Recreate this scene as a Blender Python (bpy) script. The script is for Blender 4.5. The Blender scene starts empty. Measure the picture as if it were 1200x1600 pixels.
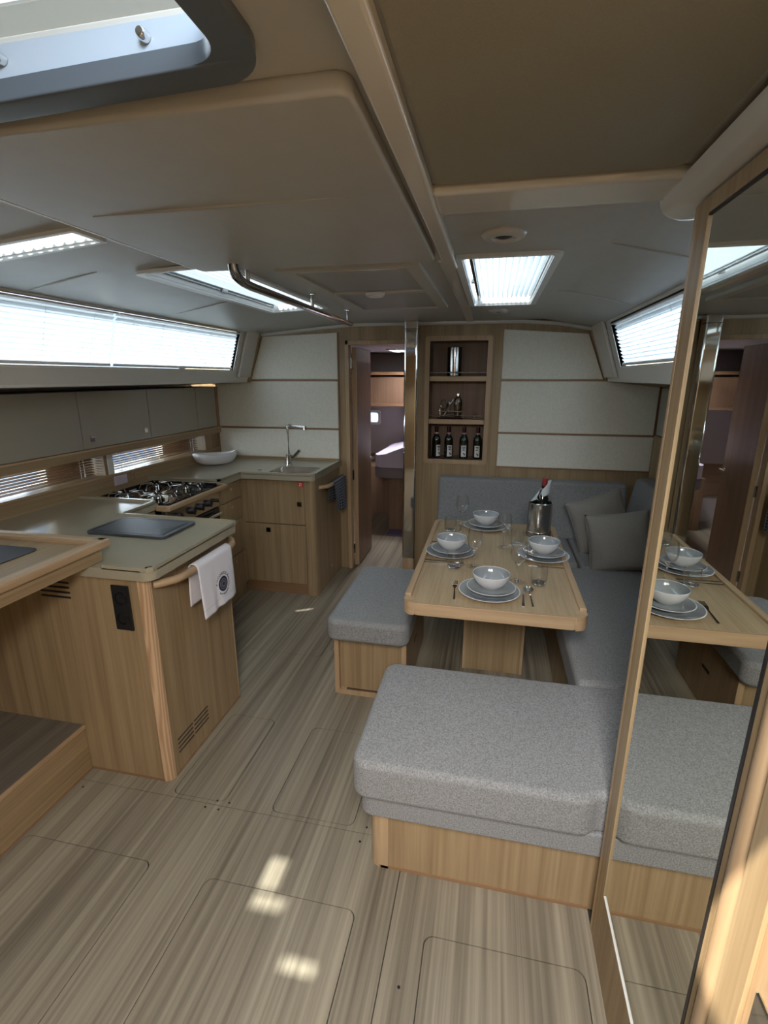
import bpy, bmesh, math, random
from mathutils import Vector, Matrix, Euler
from mathutils.geometry import tessellate_polygon
random.seed(7)
SC = bpy.context.scene
COL = SC.collection
R = math.radians

# ------------------------------------------------------------------ camera
cd = bpy.data.cameras.new('camera'); cam = bpy.data.objects.new('camera', cd); COL.objects.link(cam)
cd.sensor_fit = 'HORIZONTAL'; cd.sensor_width = 36.0; cd.lens = 772.4 / 1200 * 36.0
cd.clip_start = 0.02
cam.location = (0, 0, 1.58)
cam.rotation_euler = (R(90 - 15.306), 0, R(12.153))
SC.camera = cam

# ------------------------------------------------------------------ exposure, world, sun, daylight areas
SC.view_settings.view_transform = 'Standard'
SC.view_settings.look = 'None'
SC.view_settings.gamma = 1.0
SC.view_settings.use_curve_mapping = False
SC.view_settings.exposure = 0.80
SC.cycles.use_denoising = True
SC.cycles.max_bounces = 10
SC.cycles.diffuse_bounces = 5
SC.cycles.glossy_bounces = 5
SC.cycles.transmission_bounces = 6
SC.cycles.transparent_max_bounces = 16
SC.cycles.sample_clamp_indirect = 6.0
SC.cycles.caustics_reflective = False
SC.cycles.caustics_refractive = False

W = bpy.data.worlds.new('sky'); SC.world = W; W.use_nodes = True
nt = W.node_tree; nt.nodes.clear()
_o = nt.nodes.new('ShaderNodeOutputWorld'); _b = nt.nodes.new('ShaderNodeBackground')
_tc = nt.nodes.new('ShaderNodeTexCoord'); _n = nt.nodes.new('ShaderNodeTexNoise'); _r = nt.nodes.new('ShaderNodeValToRGB')
_n.inputs['Scale'].default_value = 3.0; _n.inputs['Detail'].default_value = 6
_r.color_ramp.elements[0].position = 0.38; _r.color_ramp.elements[0].color = (0.50, 0.68, 0.95, 1)
_r.color_ramp.elements[1].position = 0.62; _r.color_ramp.elements[1].color = (0.95, 0.97, 1.0, 1)
nt.links.new(_tc.outputs['Generated'], _n.inputs['Vector']); nt.links.new(_n.outputs['Fac'], _r.inputs['Fac'])
nt.links.new(_r.outputs['Color'], _b.inputs['Color']); _b.inputs['Strength'].default_value = 1.1
nt.links.new(_b.outputs[0], _o.inputs['Surface'])

sd = bpy.data.lights.new('sun', 'SUN'); sd.energy = 9.5; sd.angle = R(0.9); sd.color = (1.0, 0.93, 0.80)
sun = bpy.data.objects.new('sun', sd); COL.objects.link(sun)
SUND = Vector((0.40, 0.40, -1.0))
sun.rotation_euler = SUND.to_track_quat('-Z', 'Y').to_euler()
sun.location = (-2, -2, 5)

def area(name, loc, target, sx, sy, power, col=(1, 1, 1)):
    l = bpy.data.lights.new(name, 'AREA'); l.shape = 'RECTANGLE'; l.size = sx; l.size_y = sy
    l.energy = power; l.color = col
    o = bpy.data.objects.new(name, l); COL.objects.link(o); o.location = loc
    d = Vector(target) - Vector(loc)
    o.rotation_euler = d.to_track_quat('-Z', 'Y').to_euler()
    return o
DAY = (0.94, 0.98, 1.0)
# long side of the light along Y: track quaternion keeps local Y towards world up, local X along Y for side lights
area('daylight_port_window', (-3.35, 2.2, 3.30), (-1.9, 2.2, 1.75), 2.8, 0.35, 215, DAY)
area('daylight_starboard_window', (2.15, 2.4, 3.30), (0.72, 2.4, 1.75), 2.2, 0.35, 165, DAY)
area('daylight_table_hatch', (1.05, 2.38, 2.95), (0.02, 2.381, 1.96), 0.3, 1.3, 24, DAY)
area('daylight_galley_hatch', (-0.10, 2.32, 2.95), (-1.13, 2.321, 1.96), 0.3, 1.3, 30, DAY)
area('companionway_fill', (0.0, -0.55, 2.20), (-0.05, 0.45, 0.6), 0.55, 0.9, 50, (1.0, 0.97, 0.93))  # area light added for fill above the unseen companionway
area('daylight_galley_port', (-2.62, 3.07, 1.08), (-1.5, 3.07, 1.05), 0.62, 0.10, 2.6, DAY)
area('daylight_galley_port', (-2.62, 1.85, 1.05), (-1.5, 1.85, 1.05), 0.9, 0.08, 2.6, DAY)
area('daylight_forward_hatch', (-0.85, 5.15, 1.99), (-0.85, 5.151, 1.0), 0.4, 0.4, 24, (0.98, 0.94, 0.98))

# ------------------------------------------------------------------ materials
def newmat(name):
    m = bpy.data.materials.new(name); m.use_nodes = True
    return m, m.node_tree, m.node_tree.nodes['Principled BSDF']
def plain(name, col, rough=0.5, metal=0.0, coat=0.0, spec=None, noise=0.0, nscale=40, bump=0.0, sheen=0.0):
    m, t, p = newmat(name)
    p.inputs['Base Color'].default_value = (*col, 1); p.inputs['Roughness'].default_value = rough
    p.inputs['Metallic'].default_value = metal; p.inputs['Coat Weight'].default_value = coat
    if spec is not None: p.inputs['Specular IOR Level'].default_value = spec
    if sheen: p.inputs['Sheen Weight'].default_value = sheen
    if noise or bump:
        tc = t.nodes.new('ShaderNodeTexCoord'); n = t.nodes.new('ShaderNodeTexNoise')
        n.inputs['Scale'].default_value = nscale; n.inputs['Detail'].default_value = 5
        t.links.new(tc.outputs['Object'], n.inputs['Vector'])
        if noise:
            r = t.nodes.new('ShaderNodeValToRGB')
            r.color_ramp.elements[0].position = 0.3; r.color_ramp.elements[1].position = 0.7
            r.color_ramp.elements[0].color = (*[c * (1 - noise) for c in col], 1)
            r.color_ramp.elements[1].color = (*[min(1, c * (1 + noise)) for c in col], 1)
            t.links.new(n.outputs['Fac'], r.inputs['Fac']); t.links.new(r.outputs['Color'], p.inputs['Base Color'])
        if bump:
            b = t.nodes.new('ShaderNodeBump'); b.inputs['Strength'].default_value = bump; b.inputs['Distance'].default_value = 0.002
            t.links.new(n.outputs['Fac'], b.inputs['Height']); t.links.new(b.outputs['Normal'], p.inputs['Normal'])
    return m
def wood(name, axis, ca, cb, rough=0.42, fine=95, along=1.6, broad=0.5, wave=False):
    """straight-grained veneer, grain running along one axis"""
    m, t, p = newmat(name)
    tc = t.nodes.new('ShaderNodeTexCoord')
    def streak(f, a, det):
        mp = t.nodes.new('ShaderNodeMapping'); s = [f, f, f]; s['xyz'.index(axis)] = a
        mp.inputs['Scale'].default_value = s; t.links.new(tc.outputs['Object'], mp.inputs['Vector'])
        n = t.nodes.new('ShaderNodeTexNoise'); n.inputs['Scale'].default_value = 1.0; n.inputs['Detail'].default_value = det
        n.inputs['Roughness'].default_value = 0.6
        t.links.new(mp.outputs['Vector'], n.inputs['Vector']); return n
    n1 = streak(fine, along, 6); n2 = streak(fine * 0.17, along * 0.35, 3)
    mix = t.nodes.new('ShaderNodeMix'); mix.data_type = 'FLOAT'; mix.inputs[0].default_value = broad
    t.links.new(n1.outputs['Fac'], mix.inputs[2]); t.links.new(n2.outputs['Fac'], mix.inputs[3])
    src = mix.outputs[0]
    if wave:
        mp = t.nodes.new('ShaderNodeMapping'); s = [30, 30, 30]; s['xyz'.index(axis)] = 3.2
        mp.inputs['Scale'].default_value = s; t.links.new(tc.outputs['Object'], mp.inputs['Vector'])
        w = t.nodes.new('ShaderNodeTexWave'); w.wave_type = 'RINGS'; w.inputs['Scale'].default_value = 1.1
        w.inputs['Distortion'].default_value = 7; w.inputs['Detail'].default_value = 2; w.inputs['Detail Scale'].default_value = 0.8
        t.links.new(mp.outputs['Vector'], w.inputs['Vector'])
        mx = t.nodes.new('ShaderNodeMix'); mx.data_type = 'FLOAT'; mx.inputs[0].default_value = 0.55
        t.links.new(src, mx.inputs[2]); t.links.new(w.outputs['Fac'], mx.inputs[3]); src = mx.outputs[0]
    r = t.nodes.new('ShaderNodeValToRGB')
    r.color_ramp.elements[0].position = 0.36 if not wave else 0.2; r.color_ramp.elements[1].position = 0.66 if not wave else 0.75
    r.color_ramp.elements[0].color = (*ca, 1); r.color_ramp.elements[1].color = (*cb, 1)
    t.links.new(src, r.inputs['Fac']); t.links.new(r.outputs['Color'], p.inputs['Base Color'])
    p.inputs['Roughness'].default_value = rough
    b = t.nodes.new('ShaderNodeBump'); b.inputs['Strength'].default_value = 0.12; b.inputs['Distance'].default_value = 0.001
    t.links.new(n1.outputs['Fac'], b.inputs['Height']); t.links.new(b.outputs['Normal'], p.inputs['Normal'])
    return m
OD, OL = (0.255, 0.170, 0.088), (0.410, 0.298, 0.170)
oak = {a: wood('oak_veneer_' + a, a, OD, OL) for a in 'xyz'}
SD, SL = (0.36, 0.235, 0.13), (0.52, 0.37, 0.225)
ash = {a: wood('solid_edge_wood_' + a, a, SD, SL, 0.36, 60, 2.0) for a in 'xyz'}
ash_fig = wood('figured_corner_wood', 'z', (0.38, 0.22, 0.115), (0.56, 0.38, 0.23), 0.4, 50, 2.0, 0.5, True)
redwood = {a: wood('edge_trim_wood_' + a, a, (0.22, 0.12, 0.06), (0.32, 0.19, 0.10), 0.45) for a in 'xyz'}
darkwood = {a: wood('cabin_wood_' + a, a, (0.17, 0.10, 0.06), (0.25, 0.155, 0.095), 0.45) for a in 'xyz'}
floorwood = wood('limed_floor_laminate', 'y', (0.125, 0.102, 0.074), (0.37, 0.325, 0.245), 0.34, 75, 0.9, 0.5)
stepwood = wood('dark_step_laminate', 'y', (0.10, 0.085, 0.065), (0.19, 0.165, 0.13), 0.4, 80, 1.1, 0.55)
blindwood = wood('blind_slat_wood', 'y', (0.23, 0.14, 0.085), (0.34, 0.22, 0.14), 0.4)
tablewood = wood('table_veneer', 'y', (0.35, 0.25, 0.145), (0.50, 0.38, 0.235), 0.38, 80, 3.0, 0.4)
M = {}
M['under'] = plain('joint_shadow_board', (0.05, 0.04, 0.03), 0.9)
M['liner'] = plain('headliner_vinyl', (0.445, 0.437, 0.405), 0.40, noise=0.03, nscale=14, bump=0.12)
M['liner2'] = plain('ceiling_board', (0.50, 0.47, 0.40), 0.45)
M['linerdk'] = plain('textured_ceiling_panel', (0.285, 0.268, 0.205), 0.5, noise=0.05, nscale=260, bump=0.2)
M['gel'] = plain('white_gelcoat', (0.66, 0.64, 0.585), 0.14, coat=0.3)
M['gelw'] = plain('window_surround', (0.70, 0.68, 0.63), 0.28)
M['cream'] = plain('cream_leather_panel', (0.76, 0.74, 0.645), 0.62, noise=0.05, nscale=60, bump=0.25)
M['locker'] = plain('grey_gloss_lacquer', (0.36, 0.335, 0.28), 0.14, coat=0.3)
M['counter'] = plain('stone_coloured_worktop', (0.37, 0.33, 0.24), 0.17, noise=0.04, nscale=300, coat=0.2)
M['steel'] = plain('brushed_steel', (0.60, 0.58, 0.55), 0.2, metal=1.0)
M['chrome'] = plain('polished_chrome', (0.80, 0.79, 0.77), 0.06, metal=1.0)
M['chromed'] = plain('dark_polished_steel', (0.38, 0.36, 0.34), 0.10, metal=1.0)
M['black'] = plain('black_plastic', (0.012, 0.012, 0.013), 0.35)
M['blackgl'] = plain('black_glass', (0.01, 0.01, 0.012), 0.06)
M['slate'] = plain('slate_grey_plastic', (0.055, 0.062, 0.068), 0.42, bump=0.2, nscale=300)
M['mat'] = plain('black_desk_mat', (0.03, 0.03, 0.035), 0.55)
M['gasket'] = plain('grey_blue_hatch_trim', (0.095, 0.115, 0.14), 0.4)
M['coam'] = plain('sky_tinted_coaming', (0.42, 0.50, 0.60), 0.35)  # blue of the reflected sky is put into the base colour
M['alu'] = plain('white_hatch_frame', (0.72, 0.73, 0.72), 0.3)
M['ceramic'] = plain('white_stoneware', (0.72, 0.73, 0.75), 0.22, coat=0.4)
M['glaze'] = plain('grey_glaze', (0.29, 0.315, 0.33), 0.12, coat=0.6, noise=0.12, nscale=18)
M['towel'] = plain('white_towelling', (0.80, 0.78, 0.83), 0.9, bump=0.5, nscale=420)
M['navy'] = plain('navy_print', (0.02, 0.022, 0.05), 0.8)
M['greyprint'] = plain('grey_print', (0.36, 0.36, 0.42), 0.8)
M['label'] = plain('paper_label', (0.70, 0.69, 0.68), 0.6)
M['print'] = plain('label_print', (0.03, 0.03, 0.05), 0.6)
M['bottle'] = plain('dark_wine_glass', (0.006, 0.008, 0.006), 0.05, coat=0.5)
M['foil'] = plain('bottle_foil', (0.035, 0.008, 0.012), 0.25)
M['band'] = plain('copper_band', (0.50, 0.28, 0.18), 0.4)
M['redfoil'] = plain('red_capsule', (0.25, 0.03, 0.03), 0.3)
M['napkin'] = plain('grey_napkin', (0.52, 0.56, 0.58), 0.75, bump=0.2, nscale=200)
M['redsign'] = plain('red_safety_sign', (0.70, 0.035, 0.03), 0.4)
M['whitep'] = plain('white_plastic', (0.72, 0.71, 0.70), 0.35)
M['sheet'] = plain('lavender_sheet', (0.52, 0.49, 0.62), 0.85)
M['mattress'] = plain('grey_mattress', (0.20, 0.18, 0.20), 0.9)
M['cabinwhite'] = plain('cabin_side_lining', (0.46, 0.42, 0.42), 0.6)
M['rug'] = plain('violet_rug', (0.14, 0.11, 0.20), 0.95, bump=0.5, nscale=300)
M['pink'] = plain('pink_notice', (0.62, 0.50, 0.56), 0.5)
M['stovetop'] = plain('stove_top_steel', (0.25, 0.24, 0.22), 0.18, metal=1.0)

M['vent'] = plain('lamp_plastic', (0.55, 0.52, 0.48), 0.3)

def fabric(name, col, scale=900, con=0.22):
    m, t, p = newmat(name)
    tc = t.nodes.new('ShaderNodeTexCoord'); n = t.nodes.new('ShaderNodeTexNoise'); n.inputs['Scale'].default_value = scale * 0.45
    n.inputs['Detail'].default_value = 3
    n2 = t.nodes.new('ShaderNodeTexVoronoi'); n2.inputs['Scale'].default_value = scale
    t.links.new(tc.outputs['Object'], n.inputs['Vector']); t.links.new(tc.outputs['Object'], n2.inputs['Vector'])
    r = t.nodes.new('ShaderNodeValToRGB'); r.color_ramp.elements[0].position = 0.3; r.color_ramp.elements[1].position = 0.7
    r.color_ramp.elements[0].color = (*[c * (1 - con) for c in col], 1); r.color_ramp.elements[1].color = (*[c * (1 + con) for c in col], 1)
    t.links.new(n.outputs['Fac'], r.inputs['Fac']); t.links.new(r.outputs['Color'], p.inputs['Base Color'])
    p.inputs['Roughness'].default_value = 0.95; p.inputs['Specular IOR Level'].default_value = 0.15; p.inputs['Sheen Weight'].default_value = 0.1
    b = t.nodes.new('ShaderNodeBump'); b.inputs['Strength'].default_value = 0.35; b.inputs['Distance'].default_value = 0.002
    t.links.new(n2.outputs['Distance'], b.inputs['Height']); t.links.new(b.outputs['Normal'], p.inputs['Normal'])
    return m
M['fabric'] = fabric('grey_woven_upholstery', (0.25, 0.252, 0.256), 520, 0.34)
M['velvet'] = fabric('taupe_velvet', (0.265, 0.248, 0.228), 500, 0.12)
def check_cloth():
    m, t, p = newmat('dark_checked_cloth')
    tc = t.nodes.new('ShaderNodeTexCoord'); b = t.nodes.new('ShaderNodeTexBrick')
    b.offset = 0; b.inputs['Scale'].default_value = 1.0; b.inputs['Brick Width'].default_value = 0.022; b.inputs['Row Height'].default_value = 0.022
    b.inputs['Mortar Size'].default_value = 0.0026; b.inputs['Color1'].default_value = (0.018, 0.022, 0.035, 1); b.inputs['Color2'].default_value = (0.03, 0.035, 0.05, 1)
    b.inputs['Mortar'].default_value = (0.22, 0.23, 0.26, 1)
    mp = t.nodes.new('ShaderNodeMapping'); mp.inputs['Rotation'].default_value = (R(90), 0, R(90))
    s = t.nodes.new('ShaderNodeSeparateXYZ'); c = t.nodes.new('ShaderNodeCombineXYZ')
    t.links.new(tc.outputs['Object'], s.inputs[0]); t.links.new(s.outputs['Y'], c.inputs['X']); t.links.new(s.outputs['Z'], c.inputs['Y'])
    t.links.new(c.outputs[0], b.inputs['Vector']); t.links.new(b.outputs['Color'], p.inputs['Base Color']); p.inputs['Roughness'].default_value = 0.95
    return m
M['check'] = check_cloth()
def thinglass(name, tint=(1, 1, 1), lo=0.04, hi=0.7, power=3.0):
    """thin clear wall: mostly see-through, mirror-like towards grazing angles"""
    m = bpy.data.materials.new(name); m.use_nodes = True; t = m.node_tree; t.nodes.clear()
    o = t.nodes.new('ShaderNodeOutputMaterial'); tr = t.nodes.new('ShaderNodeBsdfTransparent'); g = t.nodes.new('ShaderNodeBsdfGlossy')
    tr.inputs['Color'].default_value = (*tint, 1); g.inputs['Roughness'].default_value = 0.02
    lw = t.nodes.new('ShaderNodeLayerWeight'); lw.inputs['Blend'].default_value = 0.5
    p = t.nodes.new('ShaderNodeMath'); p.operation = 'POWER'; p.inputs[1].default_value = power
    mr = t.nodes.new('ShaderNodeMapRange'); mr.inputs['To Min'].default_value = lo; mr.inputs['To Max'].default_value = hi
    mx = t.nodes.new('ShaderNodeMixShader')
    t.links.new(lw.outputs['Facing'], p.inputs[0]); t.links.new(p.outputs[0], mr.inputs['Value']); t.links.new(mr.outputs[0], mx.inputs[0])
    t.links.new(tr.outputs[0], mx.inputs[1]); t.links.new(g.outputs[0], mx.inputs[2])
    t.links.new(mx.outputs[0], o.inputs[0]); return m
M['glass'] = thinglass('drinking_glass', (0.985, 0.988, 0.99), 0.045, 0.9, 3.2)
m_, t_, p_ = newmat('thick_clear_glass'); p_.inputs['Transmission Weight'].default_value = 1.0; p_.inputs['Roughness'].default_value = 0.0; p_.inputs['IOR'].default_value = 1.48; p_.inputs['Base Color'].default_value = (1, 1, 1, 1)
M['thick'] = m_
M['pane'] = thinglass('window_pane', (0.88, 0.93, 0.97), 0.02, 0.6, 4.0)
def shade(name, col=(0.58, 0.63, 0.67), tr=0.66, dk=0.4):
    m = bpy.data.materials.new(name); m.use_nodes = True; t = m.node_tree; t.nodes.clear()
    o = t.nodes.new('ShaderNodeOutputMaterial'); d = t.nodes.new('ShaderNodeBsdfDiffuse'); tl = t.nodes.new('ShaderNodeBsdfTranslucent')
    d.inputs['Color'].default_value = (*[c*dk for c in col], 1); tl.inputs['Color'].default_value = (*col, 1)
    mx = t.nodes.new('ShaderNodeMixShader'); mx.inputs[0].default_value = tr
    t.links.new(d.outputs[0], mx.inputs[1]); t.links.new(tl.outputs[0], mx.inputs[2]); t.links.new(mx.outputs[0], o.inputs[0]); return m
M['shade'] = shade('pleated_shade_cloth')
M['shade2'] = shade('hatch_shade_cloth', (0.40, 0.44, 0.47), 0.5)
M['canvas'] = shade('deck_canvas', (0.42, 0.40, 0.36), 0.35)
def mirror_mat():
    m, t, p = newmat('mirror_glass'); p.inputs['Base Color'].default_value = (0.80, 0.82, 0.76, 1); p.inputs['Metallic'].default_value = 1; p.inputs['Roughness'].default_value = 0.0
    return m
M['mirror'] = mirror_mat()

# ------------------------------------------------------------------ mesh helpers
class B:
    def __init__(s): s.bm = bmesh.new()
    def box(s, x0, x1, y0, y1, z0, z1, bev=0, seg=2, only=None):
        vs = [s.bm.verts.new(p) for p in ((x0,y0,z0),(x1,y0,z0),(x1,y1,z0),(x0,y1,z0),(x0,y0,z1),(x1,y0,z1),(x1,y1,z1),(x0,y1,z1))]
        fs = [s.bm.faces.new([vs[i] for i in f]) for f in ((0,3,2,1),(4,5,6,7),(0,1,5,4),(1,2,6,5),(2,3,7,6),(3,0,4,7))]
        if bev:
            es = set(e for f in fs for e in f.edges)
            if only: es = [e for e in es if only((e.verts[0].co + e.verts[1].co) / 2, (e.verts[1].co - e.verts[0].co).normalized())]
            bmesh.ops.bevel(s.bm, geom=list(es), offset=bev, segments=seg, profile=0.5, affect='EDGES')
        return s
    def prism(s, pts, a0, a1, axis='z', bev=0, seg=2):
        """extrude a 2D polygon between a0 and a1 along an axis; pts are the other two coordinates in xyz order"""
        def P(p, a):
            if axis == 'z': return (p[0], p[1], a)
            if axis == 'y': return (p[0], a, p[1])
            return (a, p[0], p[1])
        v0 = [s.bm.verts.new(P(p, a0)) for p in pts]; v1 = [s.bm.verts.new(P(p, a1)) for p in pts]
        n = len(pts); fs = []
        fs.append(s.bm.faces.new(v0)); fs.append(s.bm.faces.new(v1[::-1]))
        for i in range(n): fs.append(s.bm.faces.new((v0[i], v1[i], v1[(i+1) % n], v0[(i+1) % n])))
        bmesh.ops.recalc_face_normals(s.bm, faces=fs)
        if bev:
            es = set(fs[0].edges) | set(fs[1].edges)
            bmesh.ops.bevel(s.bm, geom=list(es), offset=bev, segments=seg, profile=0.5, affect='EDGES')
        return s
    def plate(s, outer, holes, z0, z1):
        """flat plate with holes"""
        loops = [outer] + holes
        tri = tessellate_polygon([[Vector((p[0], p[1], 0)) for p in l] for l in loops])
        flat = [p for l in loops for p in l]
        for z, up in ((z1, True), (z0, False)):
            vs = [s.bm.verts.new((p[0], p[1], z)) for p in flat]
            for t in tri:
                try: f = s.bm.faces.new([vs[i] for i in t])
                except ValueError: continue
                f.normal_update()
                if (f.normal.z > 0) != up: f.normal_flip()
            if up: top = vs
            else: bot = vs
        k = 0
        fs = []
        for l in loops:
            n = len(l)
            for i in range(n): fs.append(s.bm.faces.new((bot[k+i], bot[k+(i+1) % n], top[k+(i+1) % n], top[k+i])))
            k += n
        bmesh.ops.recalc_face_normals(s.bm, faces=s.bm.faces[:])
        return s
    def cyl(s, p0, p1, r0, r1=None, n=16, cap=True):
        p0, p1 = Vector(p0), Vector(p1); r1 = r0 if r1 is None else r1
        q = (p1 - p0).normalized().to_track_quat('Z', 'Y')
        rings = []
        for p, r in ((p0, r0), (p1, r1)):
            rings.append([s.bm.verts.new(p + q @ Vector((r * math.cos(2*math.pi*i/n), r * math.sin(2*math.pi*i/n), 0))) for i in range(n)])
        for i in range(n): s.bm.faces.new((rings[0][i], rings[0][(i+1) % n], rings[1][(i+1) % n], rings[1][i]))
        if cap: s.bm.faces.new(rings[0][::-1]); s.bm.faces.new(rings[1])
        return s
    def lathe(s, prof, c, n=32, axis='z', sq=1.0):
        """revolve (r, h) profile about an axis through c"""
        rings = []
        for r, h in prof:
            ring = []
            for i in range(n if r > 1e-6 else 1):
                a = 2*math.pi*i/n; u, v = r*math.cos(a), r*math.sin(a)*sq
                p = (u, v, h) if axis == 'z' else ((h, u, v) if axis == 'x' else (u, h, v))
                ring.append(s.bm.verts.new((c[0]+p[0], c[1]+p[1], c[2]+p[2])))
            rings.append(ring)
        fs = []
        for a, b in zip(rings[:-1], rings[1:]):
            if len(a) == 1 and len(b) == 1: continue
            for i in range(n):
                j = (i+1) % n
                if len(a) == 1: fs.append(s.bm.faces.new((a[0], b[j], b[i])))
                elif len(b) == 1: fs.append(s.bm.faces.new((a[i], a[j], b[0])))
                else: fs.append(s.bm.faces.new((a[i], a[j], b[j], b[i])))
        bmesh.ops.recalc_face_normals(s.bm, faces=fs)
        return s
    def tube(s, pts, r, n=12, flat=1.0):
        pts = [Vector(p) for p in pts]; rings = []; up = Vector((0, 0, 1))
        for i, p in enumerate(pts):
            d = (pts[min(i+1, len(pts)-1)] - pts[max(i-1, 0)]).normalized()
            a = d.cross(up)
            if a.length < 1e-3: a = Vector((0, 1, 0)) if abs(d.y) < 0.9 else Vector((1, 0, 0))
            a.normalize(); b = a.cross(d).normalized(); rr = r[i] if isinstance(r, (list, tuple)) else r
            rings.append([s.bm.verts.new(p + a*rr*math.cos(2*math.pi*k/n) + b*rr*flat*math.sin(2*math.pi*k/n)) for k in range(n)])
        for a, b in zip(rings[:-1], rings[1:]):
            for k in range(n): s.bm.faces.new((a[k], a[(k+1) % n], b[(k+1) % n], b[k]))
        s.bm.faces.new(rings[0][::-1]); s.bm.faces.new(rings[-1])
        bmesh.ops.recalc_face_normals(s.bm, faces=s.bm.faces[:])
        return s
    def grid(s, nu, nv, fn):
        vs = [[s.bm.verts.new(fn(i/nu, j/nv)) for j in range(nv+1)] for i in range(nu+1)]
        for i in range(nu):
            for j in range(nv): s.bm.faces.new((vs[i][j], vs[i+1][j], vs[i+1][j+1], vs[i][j+1]))
        return s
    def warp(s, fn):
        for v in s.bm.verts: v.co = Vector(fn(v.co))
        return s
def rrect(x0, x1, y0, y1, r, n=5):
    out = []
    for cx, cy, a0 in ((x1-r, y1-r, 0), (x0+r, y1-r, 90), (x0+r, y0+r, 180), (x1-r, y0+r, 270)):
        for i in range(n+1):
            a = R(a0 + 90*i/n); out.append((cx + r*math.cos(a), cy + r*math.sin(a)))
    return out
def build(name, b, mat, parent=None, smooth=35, solid=0):
    me = bpy.data.meshes.new(name)
    b.bm.normal_update()
    if parent is not None: org = parent['_o']
    else:
        xs = [v.co for v in b.bm.verts]
        org = ((min(v.x for v in xs)+max(v.x for v in xs))/2, (min(v.y for v in xs)+max(v.y for v in xs))/2, min(v.z for v in xs))
    bmesh.ops.translate(b.bm, vec=(-org[0], -org[1], -org[2]), verts=b.bm.verts[:])
    b.bm.to_mesh(me); b.bm.free()
    me.shade_smooth(); me.set_sharp_from_angle(angle=R(smooth))
    me.materials.append(mat if not isinstance(mat, str) else M[mat])
    o = bpy.data.objects.new(name, me); COL.objects.link(o)
    if parent is not None: o.parent = parent; o['_o'] = list(org)
    else: o.location = org; o['_o'] = list(org)
    if smooth <= 60:
        wn = o.modifiers.new('face_weighted_normals', 'WEIGHTED_NORMAL'); wn.weight = 100; wn.keep_sharp = True
    if solid:
        md = o.modifiers.new('thickness', 'SOLIDIFY'); md.thickness = solid; md.offset = 0
    return o
def thing(name, label, cat, loc, group=None):
    o = bpy.data.objects.new(name, None); COL.objects.link(o); o.location = loc; o['_o'] = list(loc)
    o.empty_display_size = 0.05
    o['label'] = label; o['category'] = cat
    if group: o['group'] = group
    return o
def tag(o, label, cat, group=None):
    o['label'] = label; o['category'] = cat
    if group: o['group'] = group
    return o
def struct(name, b, mat, **k):
    o = build(name, b, mat, **k)
    if o.parent is None: o['kind'] = 'structure'
    return o
def copy_tree(o, parent=None):
    c = o.copy(); COL.objects.link(c)
    if parent is not None: c.parent = parent
    for ch in [x for x in COL.objects if x.parent == o]: copy_tree(ch, c)
    return c
def place_copy(o, delta, rotz, label):
    c = copy_tree(o); c.location = delta; c.rotation_euler = (0, 0, rotz); c['label'] = label
    return c
def text(name, s, size, mat, matrix, parent, align='CENTER', ext=0.0002):
    cu = bpy.data.curves.new(name, 'FONT'); cu.body = s; cu.size = size; cu.align_x = align; cu.align_y = 'CENTER'; cu.extrude = ext
    cu.resolution_u = 3
    tmp = bpy.data.objects.new('tmp', cu); COL.objects.link(tmp)
    dg = bpy.context.evaluated_depsgraph_get(); me = bpy.data.meshes.new_from_object(tmp.evaluated_get(dg))
    bpy.data.objects.remove(tmp)
    me.materials.clear(); me.materials.append(M[mat]); me.transform(matrix)
    org = parent['_o']; me.transform(Matrix.Translation((-org[0], -org[1], -org[2])))
    o = bpy.data.objects.new(name, me); COL.objects.link(o); o.parent = parent; o['_o'] = list(org); return o
def facing(dirx, up, loc):
    """matrix: text x axis along dirx, y axis along up"""
    x = Vector(dirx).normalized(); y = Vector(up).normalized(); z = x.cross(y)
    m = Matrix((x, y, z)).transposed().to_4x4(); m.translation = Vector(loc); return m

# ================================================================== STRUCTURE
def ceilz(x):
    if x < -1.10: return 1.965 + (x + 1.10) * 0.085
    if x > 0.32: return 1.965 - (x - 0.32) * 0.185
    return 1.965
# ---- floor: dark base, sections with hatch panels let in
fl = struct('floor', B().box(-2.45, 1.3, -1.3, 7.2, -0.05, -0.007), 'under')
G = 0.0030
hatches = [(-1.545, -1.036, 0.25, 1.105, 0), (-0.828, -0.322, 0.30, 1.097, 0), (-0.110, 0.335, 0.30, 1.075, 1),
           (-1.150, -0.924, 1.374, 1.858, 2), (-0.736, -0.412, 1.376, 1.850, 2), (-1.40, -0.902, 2.428, 2.812, 2), (-0.872, -0.60, 2.50, 3.10, 2)]
sections = [(-1.556, -0.214, -1.2, 1.360), (-0.214, 0.372, -1.2, 1.360), (-2.20, 1.12, 1.360, 3.86)]
for k, (x0, x1, y0, y1) in enumerate(sections):
    ho = [rrect(h[0], h[1], h[2], h[3], 0.028)[::-1] for h in hatches if h[4] == k]
    struct('floor_section', B().plate([(x0+G/2, y0), (x1-G/2, y0), (x1-G/2, y1-G), (x0+G/2, y1-G)], ho, -0.006, 0), floorwood, parent=fl)
for h in hatches:
    struct('floor_panel', B().prism(rrect(h[0]+G, h[1]-G, h[2]+G, h[3]-G, 0.027), -0.006, 0, 'z'), floorwood, parent=fl)
struct('floor_section', B().box(-2.2, 0.6, 3.862, 4.72, -0.006, 0), floorwood, parent=fl)
struct('floor_section', B().box(-2.2, 0.6, 4.724, 7.1, -0.006, 0), floorwood, parent=fl)
for x, y in ((-0.985, 1.342), (-0.93, 1.342), (-0.905, 1.378), (-0.955, 1.378), (-0.372, 1.325), (-0.362, 1.385), (-1.515, 1.325), (-0.16, 0.93)):
    struct('floor_screw', B().cyl((x, y, -0.001), (x, y, 0.0008), 0.0042, n=10), 'black', parent=fl)

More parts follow.
